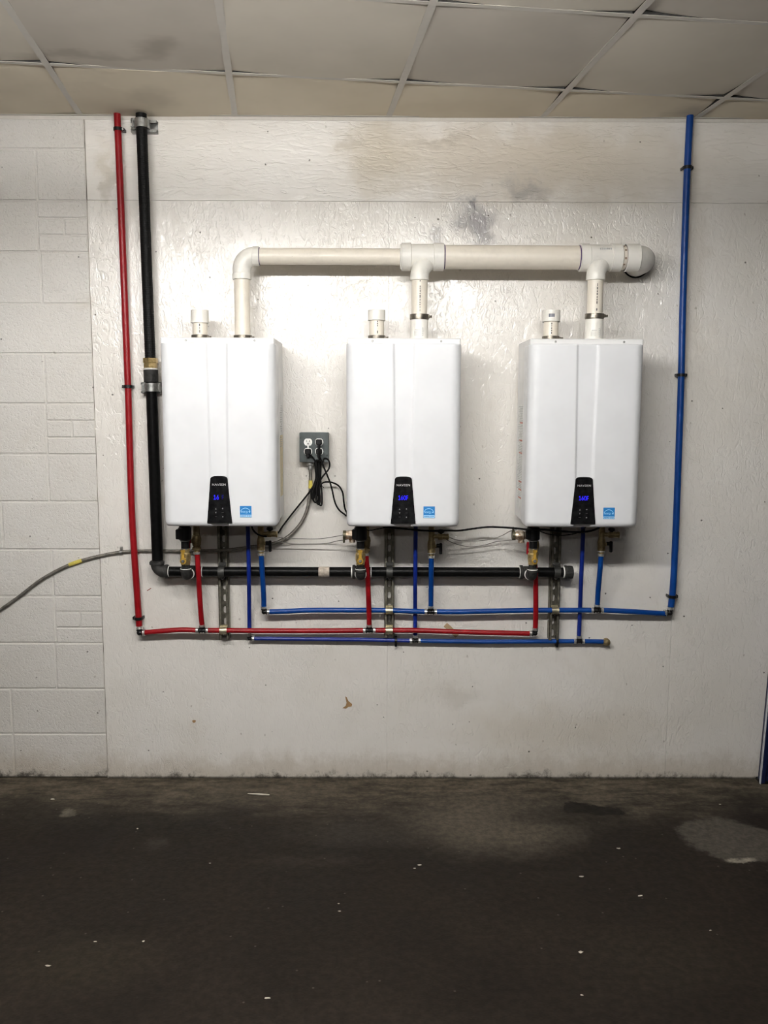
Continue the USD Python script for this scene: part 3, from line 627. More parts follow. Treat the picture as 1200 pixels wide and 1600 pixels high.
# ---------------------------------------------------------------- strut channels
sl = ['slotted metal strut channel below the left heater', 'slotted metal strut channel below the middle heater', 'slotted metal strut channel below the right heater']
GD = .068                                                    # gas header axis from the wall
strut_geo = []
for n, (xt, xb, yb) in enumerate(((349, 351, 998), (608.5, 608, 994), (867, 865, 998))):
    a, b = P(xb, yb, .02), P(xt, 560, .02); X = (P(xt, 840, .02)[0] + P(xb, 980, .02)[0]) / 2
    z0, z1 = a[2], b[2]; w = .0413; strut_geo.append((X, z0))
    t = thing('strut_channel', sl[n], 'strut', V(X, 0, z0), 'three vertical strut channels')
    plate = sbox(-w / 2, 0, w / 2, z1 - z0)
    zz = .022
    while zz < z1 - z0 - .03:
        slot = LineString([(0, zz - .008), (0, zz + .008)]).buffer(.0068, quad_segs=5); plate = plate.difference(slot); zz += .0508
    web = wallpoly(plate, X, .0006, z0, .0025)
    sides = [cbox((X + s * w / 2 - .00125 - .00125 * s, -.0413, z0), (X + s * w / 2 + .00125 - .00125 * s, -.0006, z1), .0004) for s in (-1, 1)]
    lips = [cbox((X + s * (w / 2 - .0095), -.0413, z0), (X + s * w / 2, -.0388, z1), .0004) for s in (-1, 1)] + [cbox((X + s * (w / 2 - .0095) - .001, -.0413, z0), (X + s * (w / 2 - .0095) + .0015, -.034, z1), .0004) for s in (-1, 1)]
    part(t, 'channel', J(web, *sides, *lips), STRUT, smooth=False)
    gz = P(xt, 893.7, GD)[2]
    arcs = []
    for s in (-1, 1):        # gas pipe clamp halves over the header
        pts = [V(X + s * .010, -GD + .022 * math.cos(a) , gz + s * 0 + .0225 * math.sin(a)) for a in np.linspace(-2.6, 2.6, 5)]
    def strap(zc, d, r, wide=.032, m=STEEL, screw=True):
        out = []; A0 = np.linspace(-np.pi / 2 - .25, np.pi / 2 + .25, 15)
        ring = Polygon([((r + .003) * math.cos(a), (r + .003) * math.sin(a)) for a in np.linspace(0, 2 * np.pi, 33)]).difference(Point(0, 0).buffer(r, quad_segs=8)).difference(sbox(0, -.1, .1, .1).buffer(-.0)) if False else None
        pts = [((r + .0025) * math.cos(a), (r + .0025) * math.sin(a)) for a in np.linspace(np.pi / 2, 3 * np.pi / 2, 14)]
        line = LineString([(.0 + d - .041, r + .0025)] + pts + [(d - .041, -r - .0025)]).buffer(.0012)
        m_ = trimesh.creation.extrude_polygon(line, wide, engine='earcut'); v = np.array(m_.vertices)   # polygon x is away from the viewer, y is up
        vv = np.stack([v[:, 2] - wide / 2 + X, -d + v[:, 0], v[:, 1] + zc], 1)
        m2 = trimesh.Trimesh(vv, m_.faces, process=False); trimesh.repair.fix_normals(m2); return m2
    ear = [bx((X, -.045, gz + s * .030), (.030, .006, .014), .001) for s in (-1, 1)]
    cl = part(t, 'pipe_clamp', J(strap(gz, GD, .0215, .026), *ear), mat('dark_zinc', (.045, .045, .042), .5, metal=.5), smooth=35, label='steel clamp over the black gas pipe')
    part(cl, 'bolt', J(hexnut(V(X, -.047, gz - .030), V(X, -.056, gz - .030), .006), cyl(V(X, -.052, gz - .030), V(X, -.066, gz - .030), .003, 10)), STEEL)
    for (py, d, r, want) in ((985, .0545, .0112, n < 2), (954, .0545, .0112, n > 0)):
        if not want: continue
        zc = P(X * 0 + xb, py, d)[2]
        c2 = part(t, 'pipe_clamp', J(strap(zc, d, r, .030), *[bx((X, -.0425, zc + s * .0165), (.030, .004, .010), .0008) for s in (-1, 1)]), metal(f'clamp_brassy_{n}_{py}', (.42, .38, .27), (.62, .56, .40), .3), smooth=35, label='small bright clamp over the coloured pipe')
        part(c2, 'bolt', hexnut(V(X, -.044, zc - .0185), V(X, -.052, zc - .0185), .0045), STEEL)

# ---------------------------------------------------------------- gas line
gas = thing('gas_pipe', 'black iron gas pipe: ribbed hose from the ceiling, riser, and header below the heaters', 'pipe', P(246, 893, GD))
GV_D = .055
hp = spline([P(x_, y_, GV_D) for x_, y_ in ((220.5, 178), (221.5, 205), (226, 330), (230.5, 450), (235, 562))], .0022)
hp = hp[hp[:, 2] < H + .004]
rr = .0212 + .0007 * np.sin(np.arange(len(hp)) * 2 * np.pi / 3.2)
part(gas, 'ribbed_hose', tube(hp, rr, 18), RUBBER, smooth=True, label='black ribbed flexible gas hose')
def along(a, b, t): return a + (b - a) * t
ga, gb = P(235, 560, GV_D), P(246.6, 884, GV_D)
u = (gb - ga) / np.linalg.norm(gb - ga)
def on(py): s = (py - 560) / (884 - 560); return ga + (gb - ga) * s
part(gas, 'brass_fitting', J(hexnut(on(559.5), on(567), .0300), hexnut(on(567), on(574.5), .0275), cyl(on(574), on(578), .024)), BRASS, smooth=20, label='brass hexagonal fitting')
part(gas, 'thread_tape', cyl(on(574.6), on(577.5), .0265), TAPE)
part(gas, 'coupling', lathe(on(577), -u * -1, [(0, .026), (.002, .0290), (.050, .0290), (.052, .026)], 28), FITTING)
part(gas, 'riser_pipe', cyl(on(590), on(884), .0228, 28), IRON)
gz = P(600, 893.7, GD)[2]
Gx = lambda px: V(P(px, 893.7, GD)[0], -GD, gz)
corner = V(gb[0], -GD, gz)
GR = .0208
e = part(gas, 'elbow', tube(fillet([corner + V(0, 0, .045), corner, corner + V(.048, 0, 0)], .036, 14), .0262, 28), FITTING)
part(e, 'band', J(lathe(corner + V(0, 0, .030), (0, 0, 1), [(0, .0262), (.001, .0305), (.011, .0305), (.013, .027)], 28), lathe(corner + V(.034, 0, 0), (1, 0, 0), [(0, .0262), (.001, .0290), (.011, .0290), (.013, .026)], 28)), FITTING)
part(gas, 'riser_pipe', cyl(on(878), corner + V(0, 0, .03), .0228, 24), IRON)
part(gas, 'thread_tape', J(cyl(corner + V(.0465, 0, 0), corner + V(.051, 0, 0), .0235)), TAPE)
segs = [(262, 284), (312, 556), (577, 815), (838, 884)]
for a, b in segs: part(gas, 'header_pipe', cyl(Gx(a), Gx(b), GR, 28), IRON)
part(gas, 'tape_band', J(lathe(Gx(498), (1, 0, 0), [(0, GR + .0008), (M(17, GD), GR + .0008)], 24)), mat('dirty_tape', (.42, .36, .30), .7, vary=.3, scale=60), label='dirty pale tape band')
part(gas, 'thread_tape', J(cyl(Gx(548.5), Gx(551.5), GR + .004), cyl(Gx(811), Gx(813), GR + .004), cyl(Gx(879.5), Gx(882), GR + .0035), cyl(Gx(315.5), Gx(317), GR + .003), cyl(Gx(579), Gx(580.5), GR + .003)), TAPE)
part(gas, 'end_cap', lathe(Gx(881.5), (1, 0, 0), [(0, .026), (.001, .0295), (.010, .0295), (.011, .0280), (.026, .0280), (.034, .0265), (.037, .020)], 14), FITTING, smooth=20)
BD = .165
branches = [(290.3, 286.5), (563.2, 562.8), (832, 834.5)]
for n, (xb, xv) in enumerate(branches):
    xe = P(xb, 890, BD)[0]; c = V(xe, -GD, gz)
    te = part(gas, 'tee', J(lathe(c + V(-.036, 0, 0), (1, 0, 0), [(0, .0262), (.001, .0298), (.012, .0298), (.014, .0255), (.058, .0255), (.060, .0298), (.071, .0298), (.072, .0262)], 28), lathe(c, (0, -1, 0), [(0, .022), (.034, .022), (.035, .0255), (.046, .0255), (.047, .0225)], 24)), FITTING)
    pc = V(xe, -BD, gz)
    el = part(gas, 'street_elbow', tube(fillet([c + V(0, -.044, 0), pc, pc + V(0, 0, .036)], .026, 12), .0205, 24), FITTING)
    part(el, 'band', J(lathe(pc + V(0, 0, .018), (0, 0, 1), [(0, .0205), (.001, .0238), (.010, .0238), (.011, .0205)], 24)), FITTING)
    part(gas, 'thread_tape', J(cyl(pc + V(0, 0, .0285), pc + V(0, 0, .0325), .0215), ringm(V(xe, -GD - .047, gz), V(xe, -GD - .0515, gz), .0245, .005)), TAPE)
    part(gas, 'nipple', cyl(pc + V(0, 0, .03), pc + V(0, 0, .052), .0165, 20), FITTING)

# gas valves: brass ball valve with a gold lever, black connector above
gl = ['brass gas valve with gold lever under the left heater', 'brass gas valve with gold lever under the middle heater', 'brass gas valve with gold lever under the right heater']
for n, (xb, xv) in enumerate(branches):
    xe = P(xb, 890, BD)[0]; zb = P(xb, 882, BD)[2]; zt = P(xb, 857, BD)[2]; q = lambda z, dx=0, dy=0: V(xe + dx, -BD + dy, z)
    t = thing('gas_valve', gl[n], 'valve', q(zb), 'gas valves under the heaters'); L = zt - zb
    part(t, 'body', J(lathe(q(zb - .002), (0, 0, 1), [(0, .015), (.002, .0175), (.012, .0175), (.016, .0195), (.024, .0205), (L - .020, .0205), (L - .014, .0165), (L, .0165)], 20), hexnut(q(zb), q(zb + .011), .0195), hexnut(q(zt - .013), q(zt), .0195)), BRASS, smooth=30)
    zs = zb + .022
    part(t, 'stem', cyl(q(zs, 0, -.018), q(zs, 0, -.047), .007, 12), BRASS)
    lever = Point(0, 0).buffer(.0125, quad_segs=6).union(sbox(-.0040, 0, .0040, .040).buffer(.0015)); lever = lever.union(sbox(-.0075, .036, .0075, .043).buffer(.001))
    lv = part(t, 'lever', wallpoly(lever, xe, BD + .042, zs, .0035), GOLD, smooth=30, label='gold lever standing upright')
    part(lv, 'nut', hexnut(q(zs, 0, -.045), q(zs, 0, -.0515), .0065), STEEL)
    zz = HZ0 + .03
    part(t, 'connector', J(cyl(q(zt - .004), q(zt + .036), .0160, 20), lathe(q(zt + .034), (0, 0, 1), [(0, .020), (.004, .026), (.050, .026), (.054, .022), (max(.06, zz - zt - .034), .022)], 20), bx(q(zt + .06, -.022, -.01), (.022, .026, .040), .003)), BLACK, smooth=30, label='black connector going up into the heater')
    part(t, 'connector_ring', J(ringm(q(zt + .030), q(zt + .034), .0195, .004), ringm(q(zt - .003), q(zt + .001), .0175, .003)), STEEL)

# ---------------------------------------------------------------- plumbing helpers
def pex_ring(p, axis): axis = axis / np.linalg.norm(axis); return ringm(p - axis * .0045, p + axis * .0045, .0133 if True else 0, .003, 20)
def pex_tee(parent, c, arm=.020, up=True, r=.0092, dirs=None, ring_r=.0132):
    c = np.asarray(c, float); dirs = dirs if dirs is not None else [V(1, 0, 0), V(-1, 0, 0), V(0, 0, 1)]
    name = 'tee' if len(dirs) == 3 else 'elbow'
    b = part(parent, name, J(trimesh.Trimesh(*(lambda s: (s.vertices * r * 1.12 + c, s.faces))(trimesh.creation.icosphere(2, 1.0)), process=False), *[cyl(c, c + d * arm, r, 16) for d in dirs], *[cyl(c + d * (arm - .010), c + d * (arm - .006), r + .003, 16) for d in dirs]), BLACK, smooth=40, label=f'black plastic {name}')
    for d in dirs: part(b, 'crimp_ring', ringm(c + d * (arm - .004), c + d * (arm + .006), ring_r, .004, 20), BRIGHT, label='bright crimp ring')
    return b

# ---------------------------------------------------------------- red hot water pipe
RD, HDD = .030, .0545
hot = thing('hot_water_pipe', 'red plastic water pipe: riser at the left, header and three branches below the heaters', 'pipe', P(217.5, 988, RD))
R34, R1 = .0108, .0136
rp = [P(x_, y_, RD) for x_, y_ in ((183, 176), (188, 296), (198, 550), (200, 604), (206, 800), (209.5, 860), (215, 940), (217.6, 978))]; rp[0][2] = H + .004
part(hot, 'riser', tube(spline(rp, .02), R1, 20), RED)
ce = P(218, 988.5, .040)
pex_tee(hot, ce, .018, dirs=[V(1, 0, 0), V(-.06, .2, 1) / 1.02], r=.0105, ring_r=.0142)
def header(pts, thing_, r, m, d=HDD, name='header'):
    part(thing_, name, tube(spline([P(x_, y_, dd) for x_, y_, dd in pts], .02), r, 18), m)
header([(223, 988.6, .041), (254, 986, .05), (285, 984, HDD), (308, 984.8, HDD)], hot, R34, RED)
header([(324, 985, HDD), (350, 985, HDD), (430, 985.6, HDD), (500, 985.6, HDD), (568, 985, HDD)], hot, R34, RED)
header([(586, 985, HDD), (608, 985, HDD), (647, 985, HDD), (710, 987, HDD), (760, 988.4, HDD), (829, 990, HDD)], hot, R34, RED)
for px, py in ((316, 985), (577, 985)): pex_tee(hot, P(px, py, HDD))
pex_tee(hot, P(836, 989.6, HDD), dirs=[V(-1, 0, 0), V(0, 0, 1)], arm=.018)
HB = .088
for n, pts in enumerate((((316, 979), (314, 960), (311, 915), (309, 880), (307.8, 862)), ((577, 979), (576.6, 960), (575.3, 920), (573, 882), (572, 866)), ((836.5, 982), (837.2, 960), (837.2, 930), (836.6, 900), (835, 872)))):
    ds = np.linspace(HDD, HB, 5) if n != 2 else np.linspace(HDD, .100, 5)
    ds = [HDD, HDD + .012, .092, .112, .116]
    part(hot, 'branch', tube(spline([P(x_, y_, d) for (x_, y_), d in zip(pts, ds)], .015), R34, 18), RED)

hv = ['dull brass hot outlet valve with red handle under the left heater', 'dull brass hot outlet valve with red handle under the middle heater', 'dull brass hot outlet valve with red handle under the right heater']
for n, (px, py) in enumerate(((307.6, 866), (571.8, 868), (834.6, 874))):
    b = P(px, py, .116); xv = b[0]; q = lambda z, dx=0, dy=0: V(xv + dx, -.116 + dy, z)
    zb = b[2] + .0; zu = zb + .030
    t = thing('hot_valve', hv[n], 'valve', b, 'hot outlet valves under the heaters')
    part(t, 'crimp_ring', ringm(q(zb), q(zb + .010), .0132, .004, 20), BRIGHT)
    part(t, 'body', J(lathe(q(zb + .008), (0, 0, 1), [(0, .011), (.010, .011), (.011, .016), (.022, .016), (.024, .013), (.030, .0165), (.055, .0195), (.070, .0165), (.072, .0135), (HZ0 + .02 - zb - .008, .0135)], 20), hexnut(q(zb + .018), q(zb + .030), .0185), cyl(q(zb + .055, 0, 0), q(zb + .055, -.026, -.006), .008, 12)), OLDBRASS, smooth=30)
    part(t, 'handle', J(bx(q(zb + .048, -.029, -.010), (.010, .014, .052), .003), bx(q(zb + .090, -.050, .01), (.030, .016, .016), .003), cyl(q(zb + .055, -.022, -.007), q(zb + .055, -.031, -.009), .009, 12)), REDH, smooth=30, label='dark red handle')

# relief valves, left of the middle and right heaters' gas connectors
rl = ['mottled brass relief valve at the lower left of the middle heater', 'mottled brass relief valve at the lower left of the right heater']
for n, (px, py) in enumerate(((549, 836), (813, 836.5))):
    c = P(px, py, .135); t = thing('relief_valve', rl[n], 'valve', c - V(0, 0, .025), 'relief valves beside the gas connectors')
    ru = P(549 if n == 0 else 813, 836, .135)
    part(t, 'body', J(lathe(c + V(-.024, 0, 0), (1, 0, 0), [(0, .010), (.002, .016), (.012, .018), (.018, .020), (.034, .020), (.040, .015), (.052, .013)], 14), hexnut(c + V(-.010, 0, 0), c + V(.006, 0, 0), .0225), cyl(c + V(.004, 0, .01), c + V(.004, 0, -.030), .012, 14)), MOTTLED, smooth=25)
    part(t, 'cap', J(cyl(c + V(-.034, 0, 0), c + V(-.022, 0, 0), .019, 14), bx(c + V(-.030, -.004, -.016 if n == 0 else .020), (.008, .012, .030), .002)), mat('tarnished', (.12, .11, .07), .5, metal=.6), smooth=30, label='tarnished cap with test lever')
    # pipe that joins it to the heater's hot outlet
    part(t, 'pipe', cyl(c + V(.02, 0, 0), V(P((571.8, 834.6)[n], 836, .116)[0], -.116, c[2]), .0095, 14), OLDBRASS)

# ---------------------------------------------------------------- blue cold water pipe
cold = thing('cold_water_pipe', 'blue plastic water pipe: riser at the right, upper header and three branches', 'pipe', P(1046, 957, RD))
cp = [P(x_, y_, RD) for x_, y_ in ((1078.4, 176), (1074, 262), (1066.8, 480), (1064.5, 586), (1060, 720), (1054.6, 860), (1051, 925), (1048.5, 948))]; cp[0][2] = H + .004
part(cold, 'riser', tube(spline(cp, .02), R1, 20), BLUE)
pex_tee(cold, P(1046.5, 957.5, .036), .018, dirs=[V(-1, 0, 0), V(.06, 0, 1)], r=.0105, ring_r=.0142)
header([(421, 956, HDD), (450, 955, HDD), (480, 953.6, HDD), (545, 953.5, HDD), (608, 953.8, HDD), (640, 955, HDD), (664, 955.8, HDD)], cold, R34, BLUE)
header([(682, 956, HDD), (720, 956, HDD), (760, 955, HDD), (820, 953.8, HDD), (866, 953.5, HDD), (924, 953.5, HDD)], cold, R34, BLUE)
header([(942, 953.5, HDD), (975, 955, HDD), (1010, 957, .046), (1040, 959, .038)], cold, R34, BLUE)
for px, py in ((673, 956), (933, 953.6)): pex_tee(cold, P(px, py, HDD))
pex_tee(cold, P(412.5, 956, HDD), .018, dirs=[V(1, 0, 0), V(0, 0, 1)])
for pts in (((412.4, 948), (412, 930), (410.5, 905), (409, 880), (408.2, 866)), ((673.3, 949), (673.4, 930), (673.7, 905), (673.9, 885), (674, 870)), ((933.3, 947), (934.5, 925), (936.3, 905), (938, 885), (939.2, 868))):
    part(cold, 'branch', tube(spline([P(x_, y_, d) for (x_, y_), d in zip(pts, (HDD, HDD + .014, .090, .112, .120))], .015), R34, 18), BLUE)
cl_ = ['dull brass cold inlet valve with black handle under the left heater', 'dull brass cold inlet valve with black handle under the middle heater', 'dull brass cold inlet valve with black handle under the right heater']
for n, (px, py) in enumerate(((408, 868), (674, 872), (939.2, 869))):
    b = P(px, py, .120); xv, zb = b[0], b[2]; q = lambda z, dx=0, dy=0: V(xv + dx, -.120 + dy, z)
    t = thing('cold_valve', cl_[n], 'valve', b, 'cold inlet valves under the heaters')
    part(t, 'crimp_ring', ringm(q(zb), q(zb + .010), .0132, .004, 20), BRIGHT)
    part(t, 'union_ring', ringm(q(zb + .019), q(zb + .0225), .0165, .005, 20), BRIGHT, label='bright union ring')
    part(t, 'body', J(lathe(q(zb + .008), (0, 0, 1), [(0, .0112), (.010, .0115), (.011, .0140), (.015, .0155), (.030, .0162), (.050, .0165), (.060, .0150), (.068, .0125), (HZ0 + .02 - zb - .008, .0125)], 20), cyl(q(zb + .050), q(zb + .050, .022, -.002), .007, 12), cyl(q(zb + .090), q(zb + .090, .030, -.004), .0085, 14), hexnut(q(zb + .090, .026, -.004), q(zb + .090, .046, -.006), .0135), cyl(q(zb + .090, .046, -.006), q(zb + .090, .066, -.008), .0115, 14), hexnut(q(zb + .090, .063, -.008), q(zb + .090, .069, -.008), .014)), OLDBRASS, smooth=30)
    part(t, 'handle', J(cyl(q(zb + .052, .020, -.003), q(zb + .052, .034, -.004), .0085, 12), bx(q(zb + .040, .038, -.004), (.012, .014, .046), .003)), BLACK, smooth=30, label='black T handle')
    part(t, 'drain_knob', J(cyl(q(zb + .098, .038, -.006), q(zb + .106, .038, -.006), .006, 12), lathe(q(zb + .105, .038, -.006), (0, 0, 1), [(0, .010), (.003, .014), (.011, .014), (.014, .010)], 10)), BLACK, smooth=30, label='black drain knob')

# ---------------------------------------------------------------- blue return pipe
ret = thing('return_pipe', 'thinner deep blue water pipe, the lowest header, with three thin uprights', 'pipe', P(648, 1001, .03)); R12, LD = .0088, .026
header([(395, 997.5, LD), (440, 998, LD), (500, 998.8, LD), (560, 999.5, LD), (610, 1000.5, LD), (641, 1001, LD)], ret, R12, BLUE2)
header([(657, 1001.3, LD), (700, 1002, LD), (760, 1002.6, LD), (820, 1002.3, LD), (872, 1002, LD), (897, 1002, LD)], ret, R12 + .0008, BLUE)
header([(913, 1002, LD), (930, 1002.3, LD), (943, 1002.6, LD)], ret, R12 + .0008, BLUE)
pex_tee(ret, P(389.8, 997.5, LD), .015, r=.008, ring_r=.0112, dirs=[V(1, 0, 0), V(0, 0, 1)])
pex_tee(ret, P(648.8, 1001, LD), .017, r=.008, ring_r=.0112); pex_tee(ret, P(904.8, 1001.8, LD), .017, r=.008, ring_r=.0112)
we2 = P(947.5, 1003, LD)
part(ret, 'end_fitting', J(lathe(we2 + V(0, .012, 0), (0, -1, 0), [(0, .013), (.004, .0158), (.016, .0160), (.022, .0145), (.026, .011), (.028, .005)], 20), cyl(we2 + V(0, .025, 0), we2, .009, 14), cyl(we2 + V(-.014, 0, 0), we2, .0105, 14)), OLDBRASS, smooth=30, label='round dull brass end fitting')
for pts in (((389.8, 988), (389.6, 960), (389, 905), (388.2, 860), (387, 815)), ((648.8, 992), (648.7, 960), (648.8, 905), (649.2, 860), (649.6, 815)), ((904.6, 993), (906, 960), (908, 905), (910, 860), (911.6, 815))):
    pp = [P(x_, y_, d) for (x_, y_), d in zip(pts, (LD, .034, .096, .115, .125))]; pp[-1][2] = HZ0 + .02
    part(ret, 'upright', tube(spline(pp, .015), R12, 16), BLUE2)

# ---------------------------------------------------------------- clips on the pipes
def pipe_clip(name, label, cat, px, py, d, r, ear, nail=True, w=.012):
    c = P(px, py, d); z = c[2]
    t = thing(name, label, cat, V(c[0], 0, z - w / 2), 'black pipe clips')
    line = LineString([((r + .002) * math.cos(a), (r + .002) * math.sin(a)) for a in np.linspace(-.5 * np.pi - 1.2, .5 * np.pi + .2, 20)]).buffer(.0022)
    m = trimesh.creation.extrude_polygon(line, w, engine='earcut'); v = np.array(m.vertices)    # x right, y towards the viewer is +
    band = trimesh.Trimesh(np.stack([c[0] + (1 if ear >= 0 else -1) * v[:, 1] * 1.0, c[1] - v[:, 0], z - w / 2 + v[:, 2]], 1), m.faces, process=False); trimesh.repair.fix_normals(band)
    s = 1 if ear >= 0 else -1
    foot = cbox((c[0] + s * (r - .001), -d - .002, z - w / 2), (c[0] + s * (r + .011), 0, z + w / 2), .0015)
    foot2 = cbox((c[0] - s * (r - .001), -d - .002, z - w / 2), (c[0] - s * (r + .005), 0, z + w / 2), .0015)
    part(t, 'clip', J(band, foot, foot2), BLACK, smooth=35)
    if nail: part(t, 'nail', lathe((c[0] + s * (r + .006), -d - .002, z), (0, -1, 0), [(0, .002), (.002, .0045), (.0035, .0035)], 12), BRIGHT)
pipe_clip('pipe_clip', 'black clip on the red riser just below the ceiling', 'clip', 184.5, 202, RD, R1, 1)
pipe_clip('pipe_clip', 'black clip halfway up the red riser', 'clip', 200, 604, RD, R1, -1, False)
pipe_clip('pipe_clip', 'black clip at the foot of the red riser', 'clip', 216.2, 966, RD, R1, -1, False)
pipe_clip('pipe_clip', 'black clip near the top of the blue riser', 'clip', 1074, 262, RD, R1, 1, False)
pipe_clip('pipe_clip', 'black clip halfway up the blue riser, level with the heater', 'clip', 1064.5, 586, RD, R1, 1, False)
pipe_clip('pipe_clip', 'black clip at the foot of the blue riser', 'clip', 1050.5, 932, RD, R1, 1, False)
for px, lab in ((618.5, 'black clip on the lowest blue pipe beside the middle strut'), (870.5, 'black clip on the lowest blue pipe at the right strut')):
    c = P(px, 1001 if px < 700 else 1002, LD); ri = .0098
    t = thing('pipe_clip', lab, 'clip', c - V(0, c[1], .02), 'black pipe clips')
    part(t, 'clip', J(ringm(c - V(.005, 0, 0), c + V(.005, 0, 0), ri + .003, .003, 18), cbox(c + V(-.005, -c[1] - .0003, -.026), c + V(.005, -.004, -.008), .001), cbox(c + V(-.005, -c[1] - .0003, .006), c + V(.005, .002, .020), .001)), BLACK)

# steel clamps of the gas riser
def riser_clamp(label, px, py, ext, rad, pxl, pxr):
    c = P(px, py, GV_D); z = c[2]; t = thing('riser_clamp', label, 'clamp', V(c[0], 0, z - .03), 'steel clamps on the gas riser')
    x0, x1 = P(pxl, py, .02)[0], P(pxr, py, .02)[0]
    st = J(cbox((x0, -.0025, z - .025), (x1, -.0003, z + .022), .0003), cbox((x0, -.030, z + .0195), (x1, 0, z + .022), .0003), cbox((x0, -.030, z - .025), (x1, 0, z - .0225), .0003), cbox((x0, -.0305, z + .010), (x1, -.028, z + .022), .0003), cbox((x0, -.0305, z - .025), (x1, -.028, z - .013), .0003))
    part(t, 'strut_piece', st, STEEL, smooth=False, label='short length of strut across the wall')
    line = LineString([((rad + .002) * math.cos(a), (rad + .002) * math.sin(a)) for a in np.linspace(-.15, np.pi + .15, 18)] ).buffer(.0016)
    m = trimesh.creation.extrude_polygon(line, .034, engine='earcut'); v = np.array(m.vertices)
    band = trimesh.Trimesh(np.stack([c[0] + v[:, 0], c[1] - v[:, 1], z - .017 + v[:, 2]], 1), m.faces, process=False); trimesh.repair.fix_normals(band)
    sides_ = [cbox((c[0] + s * (rad + .0035) - .0016, -GV_D - .002, z - .017), (c[0] + s * (rad + .0035) + .0016, -.028, z + .017), .0004) for s in (-1, 1)]
    part(t, 'band', J(band, *sides_), STEEL, smooth=35, label='steel band round the pipe')
    lug = [cbox((c[0] - rad - .020, -GV_D - .006, z + zz - .0015), (c[0] - rad + .002, -GV_D + .008, z + zz + .0015), .0004) for zz in (-.012, .012)]
    part(t, 'bolt', J(*lug, cyl(V(c[0] - rad - .012, -GV_D, z - .024), V(c[0] - rad - .012, -GV_D, z + .020), .004, 10), hexnut(V(c[0] - rad - .012, -GV_D, z - .024), V(c[0] - rad - .012, -GV_D, z - .016), .008), hexnut(V(c[0] - rad - .012, -GV_D, z + .012), V(c[0] - rad - .012, -GV_D, z + .019), .008)), STEEL, smooth=30)
riser_clamp('steel strut clamp holding the black hose at the ceiling', 221.3, 193, 0, .0225, 205, 245)
riser_clamp('steel strut clamp holding the black riser beside the left heater', 237, 605, 0, .0240, 222, 252)

# ---------------------------------------------------------------- outlet box, plugs, cords
ob0, ob1 = P(468, 722, .055), P(513, 676, .055); oc = (ob0 + ob1) / 2; OD = .055
ob = thing('outlet_box', 'grey metal outlet box with four sockets between the left and middle heaters', 'outlet box', V(oc[0], 0, ob0[2]))
part(ob, 'box', cbox((ob0[0], -.052, ob0[2]), (ob1[0], 0, ob1[2]), .003), BOXGREY)
cov = part(ob, 'cover_plate', wallpoly(rrect(ob1[0] - ob0[0], ob1[2] - ob0[2], .004), oc[0], .052, oc[2], .003), BOXGREY)
for px, py in ((469.8, 684.5), (511, 711)): part(cov, 'screw_hole', cyl(P(px, py, .055), P(px, py, .055) + V(0, -.0008, 0), .0024, 10), BLACK)
for px in (481.4, 498.7):
    faces, slots = [], []
    for py in (690.8, 705.4):
        c = P(px, py, .055); poly = Point(0, 0).buffer(.0172, quad_segs=10).intersection(sbox(-.02, -.0145, .02, .0145))
        faces.append(wallpoly(poly, c[0], .0545, c[2], .003))
        for sx, h in ((-.0062, .0082), (.0062, .0066)): slots.append(bx((c[0] + sx, -.0577, c[2] + .004), (.0022, .001, h), .0001))
        slots.append(cyl(V(c[0], -.057, c[2] - .0072), V(c[0], -.0582, c[2] - .0072), .0026, 10))
    mid = P(px, 698.2, .055); faces.append(bx((mid[0], -.0555, mid[2]), (.006, .003, .012), .0005))
    rec = part(ob, 'receptacle', J(*faces), IVORY, label='white duplex receptacle')
    part(rec, 'slots', J(*slots), BLACK, smooth=False, label='dark slots')
conn = P(484.8, 728, .028)
def plug(t, px, py):
    c = P(px, py, .0585)
    part(t, 'plug', J(cbox(c + V(-.0125, -.026, -.011), c + V(.0125, .0005, .012), .004), cyl(c + V(0, -.020, -.006), c + V(.0015, -.030, -.024), .006, 12)), BLACK, label='black plug')
    return c + V(.0015, -.030, -.024)
CR = .0034
def cord(t, pts, r=CR, m=RUBBER, name='cord', step=.006): part(t, name, tube(spline(pts, step), r, 10), m)
def bundle_pts():
    out = []
    for k, (xx, hw, yb) in enumerate(((488.8, 2.6, 779), (492.2, 3.0, 785), (497.0, 3.0, 788), (500.6, 2.6, 790))):
        d = .046 + .007 * ((k * 2) % 3); xc = 497 + (k - 1.5) * 1.5
        out += [P(xc - 2.2, 722 + k, d + .004), P(xc - 1.4, 748, d), P(xx - hw + .8, 766, d), P(xx - hw, yb - 7, d), P(xx - hw * .4, yb - 1, d), P(xx + hw * .5, yb, d), P(xx + hw, yb - 7, d), P(xx + hw * .7, 766, d), P(xc + 1.6, 748, d), P(xc + 1.9, 726 + k, d), P(xc + .5, 718 + k, d + .004)]
    return out
